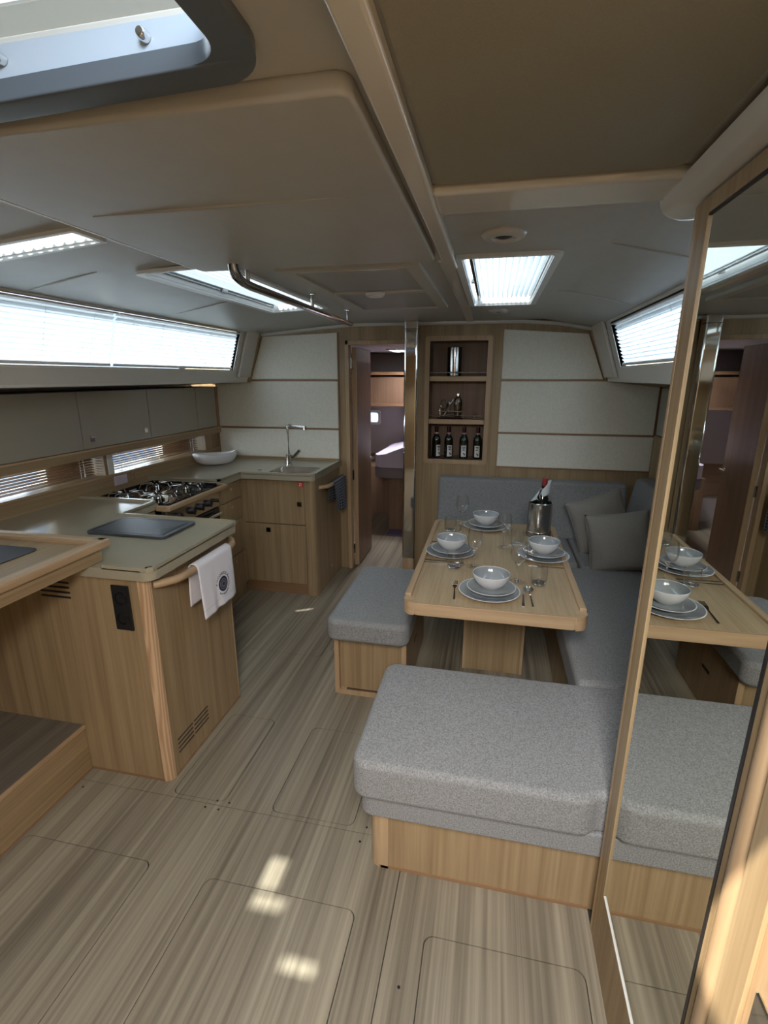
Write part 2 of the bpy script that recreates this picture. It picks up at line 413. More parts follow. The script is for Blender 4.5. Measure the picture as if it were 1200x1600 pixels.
# ---- forward bulkhead (wall_front) at y = 3.82, with door opening, niche
NX0, NX1, NZ0, NZ1 = -0.474, -0.056, 0.965, 1.832
bk = B()
T = 2.05
bk.box(-2.5, -1.095, 3.82, 3.86, 0, T)
bk.box(-1.095, -0.55, 3.82, 3.86, 1.815, T)
bk.box(-0.60, NX0, 3.82, 3.86, 0, T)
bk.box(NX0, NX1, 3.82, 3.86, 0, NZ0); bk.box(NX0, NX1, 3.82, 3.86, NZ1, T)
bk.box(NX1, 1.3, 3.82, 3.86, 0, T)
wf = struct('wall_front', bk, oak['z'])
def panel_y(pts, y1=3.82, th=0.018):
    return B().prism(pts, y1 - th, y1 + 0.002, 'y', bev=0.006, seg=3)
for pts in ([(-1.912, 1.560), (-1.796, 1.882), (-1.186, 1.903), (-1.186, 1.560)],
            [(-2.232, 1.182), (-2.232, 1.526), (-1.935, 1.545), (-1.188, 1.545), (-1.188, 1.182)],
            [(-2.235, 0.938), (-2.235, 1.168), (-1.190, 1.168), (-1.190, 0.938)],
            [(0.050, 1.562), (0.050, 1.905), (0.618, 1.866), (0.742, 1.562)],
            [(0.050, 1.182), (0.050, 1.548), (0.775, 1.548), (1.112, 1.512), (1.112, 1.182)],
            [(0.052, 0.925), (0.052, 1.168), (1.118, 1.168), (1.118, 0.925)]):
    struct('wall_panel', panel_y(pts), 'cream', parent=wf)
# reddish joint strips behind the panels
for x0, x1, z0, z1 in ((-2.235, -1.188, 1.164, 1.186), (-1.92, -1.188, 1.540, 1.564), (0.048, 1.115, 1.164, 1.186), (0.048, 0.76, 1.543, 1.566), (0.048, 1.118, 0.915, 0.928), (-2.235, -1.19, 0.922, 0.940)):
    struct('joint_strip', B().box(x0, x1, 3.812, 3.821, z0, z1), redwood['x'], parent=wf)
struct('joint_strip', B().box(-1.189, -1.178, 3.812, 3.821, 0.93, 1.905), redwood['z'], parent=wf)
struct('joint_strip', B().box(1.113, 1.124, 3.810, 3.821, 0.93, 1.515), redwood['z'], parent=wf)
def strip(p, q, w, y0, y1):
    p, q = Vector(p), Vector(q); d = (q - p).normalized(); n = Vector((-d.y, d.x)) * w / 2
    return [tuple(p + n), tuple(q + n), tuple(q - n), tuple(p - n)]
for p, q in (((-1.812, 1.905), (-1.926, 1.548)), ((-1.915, 1.548), (-2.25, 1.530)), ((0.634, 1.885), (0.764, 1.556)), ((0.752, 1.562), (1.16, 1.522))):
    struct('edge_trim', B().prism(strip(p, q, 0.024, 0, 0), 3.785, 3.821, 'y', bev=0.003), ash['x'], parent=wf)
# bottle niche
nb = thing('wall_niche', 'recessed wooden wall niche with two shelves and slim rails, right of the steel pole', 'shelf', (-0.265, 3.82, NZ0))
build('niche_lining', B().box(NX0-0.01, NX1+0.01, 4.03, 4.045, NZ0-0.01, NZ1+0.01).box(NX0-0.012, NX0, 3.825, 4.03, NZ0, NZ1).box(NX1, NX1+0.012, 3.825, 4.03, NZ0, NZ1).box(NX0, NX1, 3.825, 4.03, NZ1, NZ1+0.012).box(NX0, NX1, 3.825, 4.03, NZ0-0.012, NZ0), darkwood['z'], nb)
fr = B(); w = 0.034
fr.plate([(p[0], p[1]) for p in rrect(NX0-w, NX1+w, NZ0-w, NZ1+w, 0.02)], [[(NX0, NZ0), (NX0, NZ1), (NX1, NZ1), (NX1, NZ0)]], 0, 0.014)
fr.warp(lambda c: (c.x, 3.8205 - c.z, c.y))
bmesh.ops.recalc_face_normals(fr.bm, faces=fr.bm.faces[:])
build('niche_frame', fr, ash['z'], nb)
for z in (1.583, 1.268):
    build('shelf_board', B().box(NX0+0.001, NX1-0.001, 3.822, 4.03, z-0.036, z, 0.003), ash['x'], nb)
    build('guard_rail', B().cyl((NX0, 3.835, z+0.028), (NX1, 3.835, z+0.028), 0.0035, n=8), 'chrome', nb)
# door frame
dj = B(); dj.box(-1.124, -1.093, 3.795, 3.865, 0, 1.845, 0.004); dj.box(-1.124, -0.60, 3.795, 3.865, 1.812, 1.845, 0.004)
struct('door_1', dj, ash['z'])
dl = thing('cabin_door', 'brown wooden door standing open into the forward cabin', 'door', (-1.075, 3.87, 0))
build('door_leaf', B().box(-1.088, -1.052, 3.875, 4.335, 0.012, 1.80, 0.003), darkwood['z'], dl)
build('door_edge', B().box(-1.089, -1.051, 3.868, 3.876, 0.012, 1.80), ash['z'], dl)
hd = build('door_handle', B().cyl((-1.052, 4.285, 0.885), (-1.012, 4.285, 0.885), 0.010).tube([(-1.014, 4.285, 0.885), (-1.012, 4.25, 0.885), (-1.012, 4.19, 0.885)], 0.008), 'chrome', dl)
build('rose', B().cyl((-1.052, 4.285, 0.885), (-1.044, 4.285, 0.885), 0.022), 'chrome', hd)
for z in (1.68, 0.80, 0.16):
    build('hinge', B().box(-1.096, -1.090, 3.845, 3.880, z-0.04, z+0.04).cyl((-1.089, 3.868, z-0.04), (-1.089, 3.868, z+0.04), 0.007, n=8), 'chromed', dl)

# ---- side walls, back wall
wl = struct('wall_left', B().box(-2.56, -2.50, -1.3, 3.82, 0, 0.985).box(-2.56, -2.50, -1.3, 3.82, 1.18, 1.60).box(-2.56, -2.50, -1.3, 1.35, 0.98, 1.18).box(-2.56, -2.50, 2.34, 2.74, 0.98, 1.18).box(-2.56, -2.50, 3.40, 3.82, 0.98, 1.18), 'liner2')
struct('wall_right', B().box(1.15, 1.19, -1.3, 3.82, 0, 1.54), oak['z'])
struct('wall_back', B().box(-2.5, 1.2, -1.30, -1.24, 0, 2.05), oak['z'])

# ---- ceiling: base board with holes for the hatches, follows the camber
HA = (-1.45, -0.335, 0.10, 0.668)       # near hatch
HB = (-1.66, -1.125, 1.265, 1.375)      # slim side light
HC = (-1.285, -0.965, 1.745, 2.885)     # galley hatch
HD = (-0.132, 0.172, 1.815, 2.965)      # table hatch
HE = (-0.25, 0.30, -0.95, 0.26)         # companionway
HF = (-1.02, -0.70, 4.95, 5.30)
holes = [HA, HB, HC, HD, HE]
def grid_fill(b, x0, x1, y0, y1, holes, th, xs=(), zf=ceilz, up=0.0):
    X = sorted(set([x0, x1] + [h[i] for h in holes for i in (0, 1)] + list(xs))); Y = sorted(set([y0, y1] + [h[i] for h in holes for i in (2, 3)]))
    X = [x for x in X if x0 <= x <= x1]; Y = [y for y in Y if y0 <= y <= y1]
    vs = {}
    def V(x, y, t):
        k = (x, y, t)
        if k not in vs: vs[k] = b.bm.verts.new((x, y, zf(x) + up + (th if t else 0)))
        return vs[k]
    solid = {}
    for i in range(len(X)-1):
        for j in range(len(Y)-1):
            cx, cy = (X[i]+X[i+1])/2, (Y[j]+Y[j+1])/2
            solid[i, j] = not any(h[0] < cx < h[1] and h[2] < cy < h[3] for h in holes)
    for (i, j), s in solid.items():
        if not s: continue
        a, c, d, e = (X[i], Y[j]), (X[i+1], Y[j]), (X[i+1], Y[j+1]), (X[i], Y[j+1])
        b.bm.faces.new([V(*p, 0) for p in (e, d, c, a)]); b.bm.faces.new([V(*p, 1) for p in (a, c, d, e)])
        for (p, q), nb_ in (((a, c), (i, j-1)), ((c, d), (i+1, j)), ((d, e), (i, j+1)), ((e, a), (i-1, j))):
            if not solid.get(nb_, False): b.bm.faces.new((V(*p, 0), V(*q, 0), V(*q, 1), V(*p, 1)))
    return b
ce = struct('ceiling', grid_fill(B(), -1.86, 0.72, -1.3, 3.82, holes, 0.045, xs=(-1.10, 0.32)), 'liner', smooth=20)
# edge cove along the bulkhead
struct('edge_moulding', B().grid(10, 4, lambda u, v: (-1.83 + 2.50*u, 3.822 - 0.028*math.cos(v*math.pi/2), ceilz(-1.83+2.5*u) - 0.002 - 0.022*math.sin(v*math.pi/2))), 'gel', parent=ce)
# lower left ceiling panel next to the near hatch
P1Z = 1.938
struct('ceiling_panel', B().prism(rrect(-1.035, -0.205, 0.738, 1.742, 0.024), P1Z, 1.968, 'z', bev=0.008, seg=3), 'liner', parent=ce)
struct('ceiling_panel', B().prism([(-1.80, -1.2), (-1.80, 1.24), (-1.68, 1.24), (-1.68, -1.2)], 1.93, 1.94, 'z'), 'liner', parent=ce)
def groove(p, q, z):
    p, q = Vector(p), Vector(q); n = 12
    pts = [p.lerp(q, i/n) for i in range(n+1)]
    rr = [0.0014 + 0.0060*math.sin(math.pi*i/n) for i in range(n+1)]
    zz = z if callable(z) else (lambda x: z)
    return B().tube([(v.x, v.y, zz(v.x)) for v in pts], rr, 8, 0.6)
struct('panel_edge', B().box(-1.043, -1.036, 0.78, 1.70, P1Z+0.001, 1.966, 0.001, 1), 'gel', parent=ce)
struct('ceiling_crease', groove((-0.93, 1.115), (-0.30, 1.113), P1Z), 'liner', parent=ce)
struct('ceiling_crease', groove((-1.83, 1.76), (-1.40, 1.66), lambda x: ceilz(x)-0.001), 'liner', parent=ce)
struct('ceiling_crease', groove((-1.72, 2.59), (-1.30, 2.44), lambda x: ceilz(x)-0.001), 'liner', parent=ce)
struct('ceiling_crease', groove((0.32, 1.74), (0.56, 1.77), lambda x: ceilz(x)-0.001), 'liner', parent=ce)
struct('ceiling_crease', groove((0.26, 2.60), (0.61, 2.70), lambda x: ceilz(x)-0.001), 'liner', parent=ce)
# central longitudinal beam, cross beam, corner moulding (gelcoat)
struct('ceiling_beam', B().box(-0.190, -0.146, -1.2, 1.90, 1.940, 1.968, 0.008, 3), 'gel', parent=ce)
struct('ceiling_beam', B().box(-0.212, -0.160, 1.86, 3.79, 1.958, 1.968, 0.004, 2), 'gel', parent=ce)
struct('ceiling_beam', B().box(-0.150, 0.36, 1.155, 1.300, 1.942, 1.968, 0.012, 3), 'gel', parent=ce)
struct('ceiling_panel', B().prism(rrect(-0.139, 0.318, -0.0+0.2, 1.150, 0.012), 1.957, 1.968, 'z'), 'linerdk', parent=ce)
mo = B(); prof = []
for i in range(9):
    a = math.pi * i / 8
    prof.append((0.395 - 0.068*math.cos(a), 1.946 - 0.040*math.sin(a)))
mo.prism(prof, -1.2, 1.30, 'y')
mo.lathe([(0.068*math.cos(R(t)), -0.040*math.sin(R(t))) for t in range(0, 91, 10)], (0.395, 1.30, 1.946), 24)
struct('corner_moulding', mo, 'gel', parent=ce)

# ---- port and starboard window liners (sloping hull sides)
def lin(side, x_top, z_top, x_bot, z_bot, y0, y1, wy0, wy1, zt, zb, xout):
    def X(z): return x_top + (x_bot-x_top)*(z_top-z)/(z_top-z_bot)
    b = B(); o = 0.03*side
    def quadbox(ya, yb, za, zb_):
        b.prism([(X(za), za), (X(zb_), zb_), (X(zb_)+o, zb_), (X(za)+o, za)], ya, yb, 'y')
    quadbox(y0, y1, z_top, zt); quadbox(y0, y1, zb, z_bot)
    quadbox(y0, wy0, zt, zb); quadbox(wy1, y1, zt, zb)
    # underside shelf out to the lockers
    b.prism([(x_bot, z_bot), (x_bot, z_bot-0.012), (xout, z_bot-0.034), (xout, z_bot-0.004)], y0, y1, 'y')
    # raised flange around the recess
    return b, X
bl, XL = lin(-1, -1.822, 1.935, -1.940, 1.548, -1.2, 3.80, 0.90, 3.53, 1.895, 1.628, -2.50)
win1 = struct('window_1', bl, 'gelw')
br, XR = lin(1, 0.640, 1.93, 0.768, 1.560, -1.2, 3.80, 1.30, 3.335, 1.890, 1.640, 1.15)
win2 = struct('window_2', br, 'gelw')
def win_parts(par, X, side, ya, yb, zt, zb):
    o1, o2 = 0.075*side, 0.085*side
    struct('window_pane', B().prism([(X(zt)+o1, zt+0.01), (X(zb)+o1, zb-0.01), (X(zb)+o2, zb-0.01), (X(zt)+o2, zt+0.01)], ya-0.02, yb+0.02, 'y'), 'pane', parent=par)
    f = B()
    # reveal: top, bottom, ends
    for z in (zt, zb):
        f.prism([(X(z)+0.002*side, z), (X(z)+0.09*side, z), (X(z)+0.09*side, z+(0.012 if z == zt else -0.012)), (X(z)+0.002*side, z+(0.012 if z == zt else -0.012))], ya, yb, 'y')
    for y, dy in ((ya, -0.012), (yb, 0.012)):
        f.prism([(X(zt)+0.002*side, zt), (X(zb)+0.002*side, zb), (X(zb)+0.09*side, zb), (X(zt)+0.09*side, zt)], min(y, y+dy), max(y, y+dy), 'y')
    struct('window_frame', f, 'gelw', parent=par)
win_parts(win1, XL, -1, 0.90, 3.53, 1.895, 1.628); win_parts(win2, XR, 1, 1.30, 3.335, 1.890, 1.640)
# a rounded gelcoat lip at the forward end of each window bay
for par, X, side, yy in ((win1, XL, -1, 3.60), (win2, XR, 1, 3.45)):
    zt, zb = 1.915, 1.575
    pts = [(X(zt), zt), (X(zb), zb), (X(zb)-0.022*side, zb), (X(zt)-0.022*side, zt)]
    struct('window_lip', B().prism(pts, yy, 3.795, 'y', bev=0.010, seg=3), 'gel', parent=par)

def pleated(name, label, X, side, ya, yb, zt, zb, group):
    t = thing(name, label, 'blind', (X(zb), (ya+yb)/2, zb), group)
    n = 22; pts = []
    for i in range(n+1):
        z = zt + (zb+0.012-zt)*i/n; pts.append((X(z)+side*(0.020 + (0.0065 if i % 2 else -0.0065)), z))
    b = B()
    b.grid(n, 1, lambda u, v: (pts[round(u*n)][0], ya+(yb-ya)*v, pts[round(u*n)][1]))
    build('pleated_cloth', b, 'shade', t, smooth=5)
    build('head_rail', B().box(X(zt)+side*0.008-0.008, X(zt)+side*0.008+0.012, ya, yb, zt-0.006, zt+0.002), 'whitep', t)
    x = X(zb+0.006)+side*0.016
    bb = build('bottom_bar', B().box(x-0.010, x+0.010, ya, yb, zb, zb+0.014, 0.003), 'whitep', t)
    build('pull_tab', B().box(x-0.018, x+0.006, (ya+yb)/2-0.025, (ya+yb)/2+0.025, zb-0.004, zb+0.006, 0.003), 'whitep', bb)
    for k in range(5):
        y = ya + (yb-ya)*(k+0.5)/5
        build('cord', B().tube([(X(zt)+side*0.008, y, zt), (X(zb)+side*0.010, y, zb+0.01)], 0.0008, 5), 'whitep', t)
    return t
pleated('pleated_blind', 'long pleated white blind over the galley lockers, nearer half of the window strip', XL, -1, 0.93, 2.281, 1.885, 1.632, 'white pleated blinds')
pleated('pleated_blind', 'pleated white blind next to the cream wall panels above the galley lockers', XL, -1, 2.296, 3.52, 1.885, 1.632, 'white pleated blinds')
pleated('pleated_blind', 'pleated white blind on the slanted window above the corner sofa', XR, 1, 1.33, 3.325, 1.880, 1.645, 'white pleated blinds')

# ---- hatches
def hatch(name, label, h, shade_on, trimmat='alu', lift=0.10, tw=0.022, rad=0.03, sp=11, gap=0.032):
    x0, x1, y0, y1 = h; zc = ceilz((x0+x1)/2)
    t = thing(name, label, 'hatch', ((x0+x1)/2, (y0+y1)/2, zc))
    sh = lambda c: (c.x, c.y, c.z + ceilz(c.x))
    b = B(); b.plate([tuple(p) for p in rrect(x0-tw, x1+tw, y0-tw, y1+tw, rad)], [rrect(x0+0.004, x1-0.004, y0+0.004, y1-0.004, max(0.006, rad-0.016))[::-1]], -0.010, 0.001)
    b.warp(sh); build('hatch_trim', b, trimmat, t)
    b = B()
    for q in ((x0, x0+0.006, y0, y1), (x1-0.006, x1, y0, y1), (x0, x1, y0, y0+0.006), (x0, x1, y1-0.006, y1)):
        b.box(*q, -0.001, lift)
    b.warp(sh); build('coaming', b, 'alu', t)
    build('hatch_pane', B().box(x0-0.01, x1+0.01, y0-0.01, y1+0.01, lift, lift+0.008).warp(sh), 'pane', t)
    if shade_on:
        n = sp*2; a, c = x0+gap, x1-0.008
        b = B().grid(n, 1, lambda u, v: (a+(c-a)*u, y0+0.012+(y1-y0-0.03)*v, 0.030+(0.009 if round(u*n) % 2 else -0.009)))
        b.warp(sh); build('pleated_shade', b, 'shade2', t, smooth=5)
        build('shade_rail', B().box(x0+gap-0.012, x0+gap+0.002, y0+0.006, y1-0.006, 0.016, 0.040, 0.003).warp(sh), 'chromed', t)
        build('shade_rail', B().box(x1-0.010, x1-0.003, y0+0.006, y1-0.006, 0.016, 0.040).warp(sh), 'alu', t)
        build('catch', B().box(x0+0.010, x0+0.024, (y0+y1)/2-0.02, (y0+y1)/2+0.02, 0.012, 0.028, 0.003).warp(sh), 'whitep', t)
    return t
hatch('roof_hatch', 'roof hatch with white pleated shade over the dining table', HD, True)
hatch('roof_hatch', 'long roof hatch with pleated shade above the galley, behind the grab rail', HC, True, sp=10, gap=0.012)
hatch('side_light', 'slim bright roof light high over the galley lockers', HB, True, tw=0.010, rad=0.012, sp=14, gap=0.010)
# near hatch with thick blue-grey trim
hn = thing('roof_hatch', 'large open-shaded roof hatch with thick blue-grey rounded trim', 'hatch', (-0.9, 0.385, 1.965))
hz = lambda c: (c.x, c.y, c.z + 1.965)
b = B(); b.plate(rrect(HA[0]-0.046, HA[1]+0.040, HA[2]-0.046, HA[3]+0.046, 0.075, 8), [rrect(HA[0]+0.004, HA[1]-0.004, HA[2]+0.004, HA[3]-0.004, 0.045, 8)[::-1]], -0.016, 0.006)
for v in b.bm.verts: pass
b.warp(lambda c: (c.x, c.y, c.z + max(ceilz(c.x), 1.93)))
build('hatch_trim', b, 'gasket', hn)
b = B(); b.plate(rrect(HA[0]-0.006, HA[1]+0.006, HA[2]-0.006, HA[3]+0.006, 0.050, 8), [rrect(HA[0]+0.001, HA[1]-0.001, HA[2]+0.001, HA[3]-0.001, 0.045, 8)[::-1]], -0.002, 0.038)
b.warp(hz); build('coaming', b, 'coam', hn)
build('hatch_pane', B().box(HA[0]-0.02, HA[1]+0.02, HA[2]-0.02, HA[3]+0.02, 0.038, 0.044).warp(hz), 'pane', hn)
for x in (-0.445, -0.66, -0.9):
    build('screw', B().lathe([(0.0, -0.004), (0.005, -0.003), (0.007, 0.0), (0.007, 0.010)], (x, HA[3]-0.012, 1.985), 12, 'y'), 'chrome', hn)
# unseen canvas added above the hatch, gaps placed to throw floor sun patches
def pts_up(fx, fy, z):
    k = z / 1.0
    return fx - SUND.x*k, fy - SUND.y*k
gaps = []
for fx, fy, hx, hy in ((-0.665, 1.15, 0.075, 0.055), (-0.60, 1.06, 0.05, 0.022), (-0.725, 0.955, 0.040, 0.024), (-0.445, 0.905, 0.050, 0.026)):
    gx, gy = pts_up(fx, fy, 2.25); gaps.append((gx-hx, gx+hx, gy-hy, gy+hy))
sp = B(); grid_fill(sp, -3.2, -0.30, -1.4, 0.62, gaps, 0.01, zf=lambda x: 2.25)
tag(build('sun_patch_canvas', sp, 'canvas'), 'added unseen canvas with small openings that shape sun patches on the floor', 'canvas')
tag(build('deck_awning', B().box(-3.2, -0.25, 0.97, 1.115, 2.25, 2.256), 'canvas'), 'pale canvas awning seen through the pane of the near roof hatch', 'canvas')

# ---- middle ceiling access hatch with grey screens
ah = thing('ceiling_screen', 'flush ceiling hatch frame with two closed grey screens', 'hatch', (-0.52, 2.4, 1.96))
sh2 = lambda c: (c.x, c.y, c.z)
build('screen_frame', B().plate([(-0.80, 1.83), (-0.275, 1.83), (-0.275, 2.98), (-0.80, 2.98)], [[(-0.745, 1.875), (-0.745, 2.36), (-0.325, 2.36), (-0.325, 1.875)], [(-0.745, 2.405), (-0.745, 2.94), (-0.325, 2.94), (-0.325, 2.405)]], 1.948, 1.966), 'liner2', ah)
build('screen', B().box(-0.74, -0.33, 1.88, 2.355, 1.955, 1.962), plain('grey_screen_cloth', (0.36, 0.36, 0.335), 0.5), ah)
build('screen', B().box(-0.74, -0.33, 2.41, 2.935, 1.955, 1.962), bpy.data.materials['grey_screen_cloth'], ah)
for y in (1.873, 2.358): build('seam_line', B().box(-0.742, -0.328, y, y+0.006, 1.946, 1.952), 'gel', ah)
# spotlights
def lamp(x, y, r, label, z=None, body='vent'):
    z = ceilz(x) if z is None else z
    t = thing('ceiling_lamp', label, 'lamp', (x, y, z), 'round ceiling lamps')
    build('lamp_ring', B().lathe([(r, 0.0), (r, -0.004), (r*0.93, -0.010), (r*0.80, -0.015), (r*0.55, -0.015), (r*0.50, -0.010), (r*0.36, -0.008)], (x, y, z), 32), body, t)
    build('lamp_lens', B().lathe([(r*0.38, -0.010), (r*0.2, -0.014), (0.0, -0.015)], (x, y, z), 20), 'black' if body == 'vent' else 'whitep', t)
lamp(0.004, 1.565, 0.062, 'round ceiling lamp between the cross beam and the table hatch')
lamp(0.004, 3.245, 0.060, 'small round ceiling lamp beyond the table hatch, near the bulkhead')
lamp(-0.555, 2.385, 0.045, 'small white round lamp set between two grey ceiling screens', 1.948, 'whitep')
# grab rail
gr = thing('grab_rail', 'polished steel ceiling grab rail between galley and table', 'rail', (-0.87, 2.4, 1.89))
build('rail_bar', B().tube([(-0.862, 1.640, 1.955), (-0.866, 1.650, 1.930), (-0.870, 1.675, 1.907), (-0.872, 1.72, 1.896), (-0.874, 1.80, 1.893), (-0.878, 2.4, 1.893), (-0.882, 3.12, 1.893)], 0.019, 14, 0.75), 'chromed', gr)
for y in (1.76, 2.42, 3.02):
    build('rail_bracket', B().cyl((-0.872, y, 1.895), (-0.872, y, 1.968), 0.008).cyl((-0.872, y, 1.958), (-0.872, y, 1.967), 0.02), 'chrome', gr)
# ---- steel pole
pl = thing('support_pole', 'mirror-polished steel pole standing at the door to the forward cabin', 'pole', (-0.60, 3.75, 0))
build('pole_tube', B().prism(rrect(-0.650, -0.548, 3.70, 3.80, 0.016, 4), 0.17, 1.96, 'z'), 'chrome', pl)
build('pole_foot', B().prism(rrect(-0.645, -0.553, 3.705, 3.80, 0.014, 4), 0.0, 0.17, 'z'), ash['z'], pl)
build('collar', B().prism(rrect(-0.653, -0.545, 3.697, 3.80, 0.018, 4), 1.905, 1.913, 'z'), 'chromed', pl)

# ================================================================== GALLEY
CT = 0.922
# island / peninsula cabinet
isl = thing('island_cabinet', 'oak galley peninsula cabinet with figured corner post and vent slots', 'cabinet', (-1.45, 1.72, 0))
build('cabinet_body', B().box(-1.80, -1.212, 1.420, 2.01, 0.0, 0.884).box(-1.213, -1.182, 1.448, 1.985, 0.0, 0.884).box(-2.24, -1.80, 1.42, 2.0, 0.0, 0.884), oak['z'], isl)
cp = B(); 
for cy, a0 in ((1.452, 180),):
    pts = [(-1.213, 1.452)] + [(-1.213 + 0.033*math.cos(R(a)), 1.452 + 0.033*math.sin(R(a))) for a in range(270, 361, 15)]
    cp.prism(pts, 0, 0.884, 'z')
build('corner_post', cp, ash_fig, isl)
build('corner_post', B().prism([(-1.213, 1.980)] + [(-1.213 + 0.033*math.cos(R(a)), 1.980 + 0.03*math.sin(R(a))) for a in range(0, 91, 15)], 0, 0.884, 'z'), ash['z'], isl)
build('base_trim', B().box(-1.56, -1.21, 1.4185, 1.421, 0, 0.010).box(-1.1825, -1.1800, 1.45, 1.99, 0, 0.010), redwood['x'], isl)
for j, (y0, y1) in enumerate(((1.486, 1.592), (1.602, 1.708))):
    for k in range(4):
        z = 0.085 + k*0.020 + j*0.0
        build('vent_slot', B().box(-1.1835, -1.1795, y0, y1, z, z+0.007, 0.0015, 1), 'under', isl)
for k in range(4):
    z = 0.775 + k*0.020
    build('vent_slot', B().box(-1.640, -1.508, 1.4170, 1.4215, z, z+0.008, 0.0015, 1), 'black', isl)
so = thing('power_socket', 'tall black double power socket on the side of the galley peninsula', 'socket', (-1.285, 1.418, 0.673))
build('socket_plate', B().box(-1.322, -1.248, 1.412, 1.420, 0.673, 0.852, 0.004), 'black', so)
for z in (0.722, 0.802):
    build('socket_face', B().lathe([(0.024, 0), (0.024, -0.002), (0.021, -0.003), (0.019, 0.003), (0.0, 0.003)], (-1.285, 1.412, z), 24, 'y'), 'blackgl', so)
# hull side base cabinets + unit between island and stove
hb = thing('base_cabinet', 'narrow oak base cabinet squeezed between peninsula and stove', 'cabinet', (-1.98, 2.15, 0))
build('cabinet_body', B().box(-2.24, -1.785, 2.012, 2.285, 0, 0.884), oak['z'], hb)
build('drawer', B().box(-1.786, -1.768, 2.020, 2.280, 0.70, 0.874, 0.002), oak['z'], hb)
# drawer unit
du = thing('drawer_unit', 'oak drawer unit in the galley corner between stove and sink', 'cabinet', (-1.9, 3.0, 0))
build('cabinet_body', B().box(-2.24, -1.755, 2.875, 3.185, 0, 0.884), oak['z'], du)
build('gap_shadow_board', B().box(-1.7565, -1.7535, 2.903, 3.18, 0.088, 0.876), 'under', du)  # near-black sheet added so the drawer gaps read as shadow
for z0, z1 in ((0.752, 0.874), (0.600, 0.746), (0.35, 0.594), (0.09, 0.344)):
    d = build('drawer', B().box(-1.756, -1.738, 2.905, 3.178, z0, z1, 0.002), oak['z'], du)
    zm = z1 - 0.045
    build('latch', B().lathe([(0.0, 0.003), (0.010, 0.003), (0.012, 0.001), (0.012, 0.0)], (-1.738, 3.04, zm), 20, 'x'), ash['z'], d)
# sink cabinet
sc = thing('sink_cabinet', 'oak sink cabinet with two square-latched doors against the bulkhead', 'cabinet', (-1.5, 3.5, 0))
build('cabinet_body', B().box(-1.86, -1.215, 3.225, 3.818, 0, 0.755).box(-1.86, -1.60, 3.225, 3.818, 0.755, 0.884).box(-1.86, -1.215, 3.50, 3.818, 0.755, 0.884).box(-1.86, -1.735, 3.19, 3.30, 0.09, 0.884), oak['z'], sc)
build('side_panel', B().box(-1.216, -1.192, 3.235, 3.818, 0, 0.884), oak['z'], sc)
build('corner_post', B().prism([(-1.216, 3.235), (-1.262, 3.235), (-1.262, 3.198)] + [(-1.228 + 0.036*math.cos(R(a)), 3.234 + 0.036*math.sin(R(a))) for a in range(270, 361, 15)], 0, 0.884, 'z'), oak['z'], sc)
build('gap_shadow_board', B().box(-1.824, -1.262, 3.2235, 3.2265, 0.09, 0.876), 'under', sc)  # dark sheet painting the shade in the gaps around the doors
dr = build('door', B().box(-1.822, -1.266, 3.200, 3.226, 0.552, 0.872, 0.002), oak['z'], sc)
dr2 = build('door', B().box(-1.822, -1.266, 3.200, 3.226, 0.092, 0.546, 0.002), oak['z'], sc)
for par, x, z in ((dr, -1.303, 0.706), (dr2, -1.552, 0.502)):
    l = build('square_latch', B().box(x-0.017, x+0.017, 3.193, 3.201, z-0.017, z+0.017, 0.002), 'chromed', par)
build('plinth', B().box(-1.86, -1.262, 3.222, 3.24, 0.0, 0.088), redwood['x'], sc)
build('round_stud', B().lathe([(0.0, 0.003), (0.006, 0.002), (0.007, 0)], (-1.192, 3.55, 0.12), 12, 'x'), 'chrome', sc)
sg = thing('safety_sign', 'small red square safety sign on the upper sink cabinet door', 'sign', (-1.290, 3.198, 0.846))
build('sign_plate', B().box(-1.306, -1.272, 3.197, 3.2005, 0.832, 0.866), 'redsign', sg)
build('pictogram', B().box(-1.299, -1.279, 3.196, 3.1975, 0.855, 0.860).box(-1.286, -1.281, 3.196, 3.1975, 0.840, 0.858).box(-1.299, -1.290, 3.196, 3.1975, 0.838, 0.850), 'whitep', sg)

# worktop pieces with raised fiddle
wt1 = thing('worktop', 'stone-coloured L-shaped worktop over the galley peninsula', 'worktop', (-1.6, 1.7, 0.885))
ptsA = [(-2.24, 1.397), (-2.24, 2.292), (-1.752, 2.292), (-1.752, 2.022)] + [(-1.165 + 0.03*math.cos(R(a)), 1.992 + 0.03*math.sin(R(a))) for a in range(90, -1, -15)] + [(-1.175 + 0.04*math.cos(R(a)), 1.437 + 0.04*math.sin(R(a))) for a in range(0, -91, -15)]
build('worktop_slab', B().prism(ptsA, 0.884, CT, 'z'), 'counter', wt1)
FH = CT + 0.013; fw = 0.018
def fiddle(par, pts, w=fw):
    b = B()
    for p, q in zip(pts[:-1], pts[1:]):
        p, q = Vector(p), Vector(q); d = (q-p).normalized(); n = Vector((-d.y, d.x))*w
        b.prism([tuple(p), tuple(q), tuple(q+n), tuple(p+n)], CT-0.004, FH, 'z')
    return build('fiddle', b, 'counter', par)
fiddle(wt1, [(-1.752, 2.022), (-1.150, 2.022), (-1.135, 2.007), (-1.135, 1.415), (-1.150, 1.397), (-1.33, 1.397)][::-1])
fiddle(wt1, [(-2.24, 2.292), (-1.752, 2.292), (-1.752, 2.006)][::-1])
wt2 = thing('worktop', 'stone-coloured worktop around the sink in the galley corner', 'worktop', (-1.7, 3.4, 0.885))
SK = (-1.545, -1.235, 3.225, 3.475)
b = B(); b.plate([(-2.24, 2.862), (-1.715, 2.862), (-1.715, 3.150), (-1.200, 3.150), (-1.185, 3.158), (-1.172, 3.175), (-1.172, 3.818), (-2.24, 3.818)], [rrect(*SK, 0.03)[::-1]], 0.884, CT)
build('worktop_slab', b, 'counter', wt2)
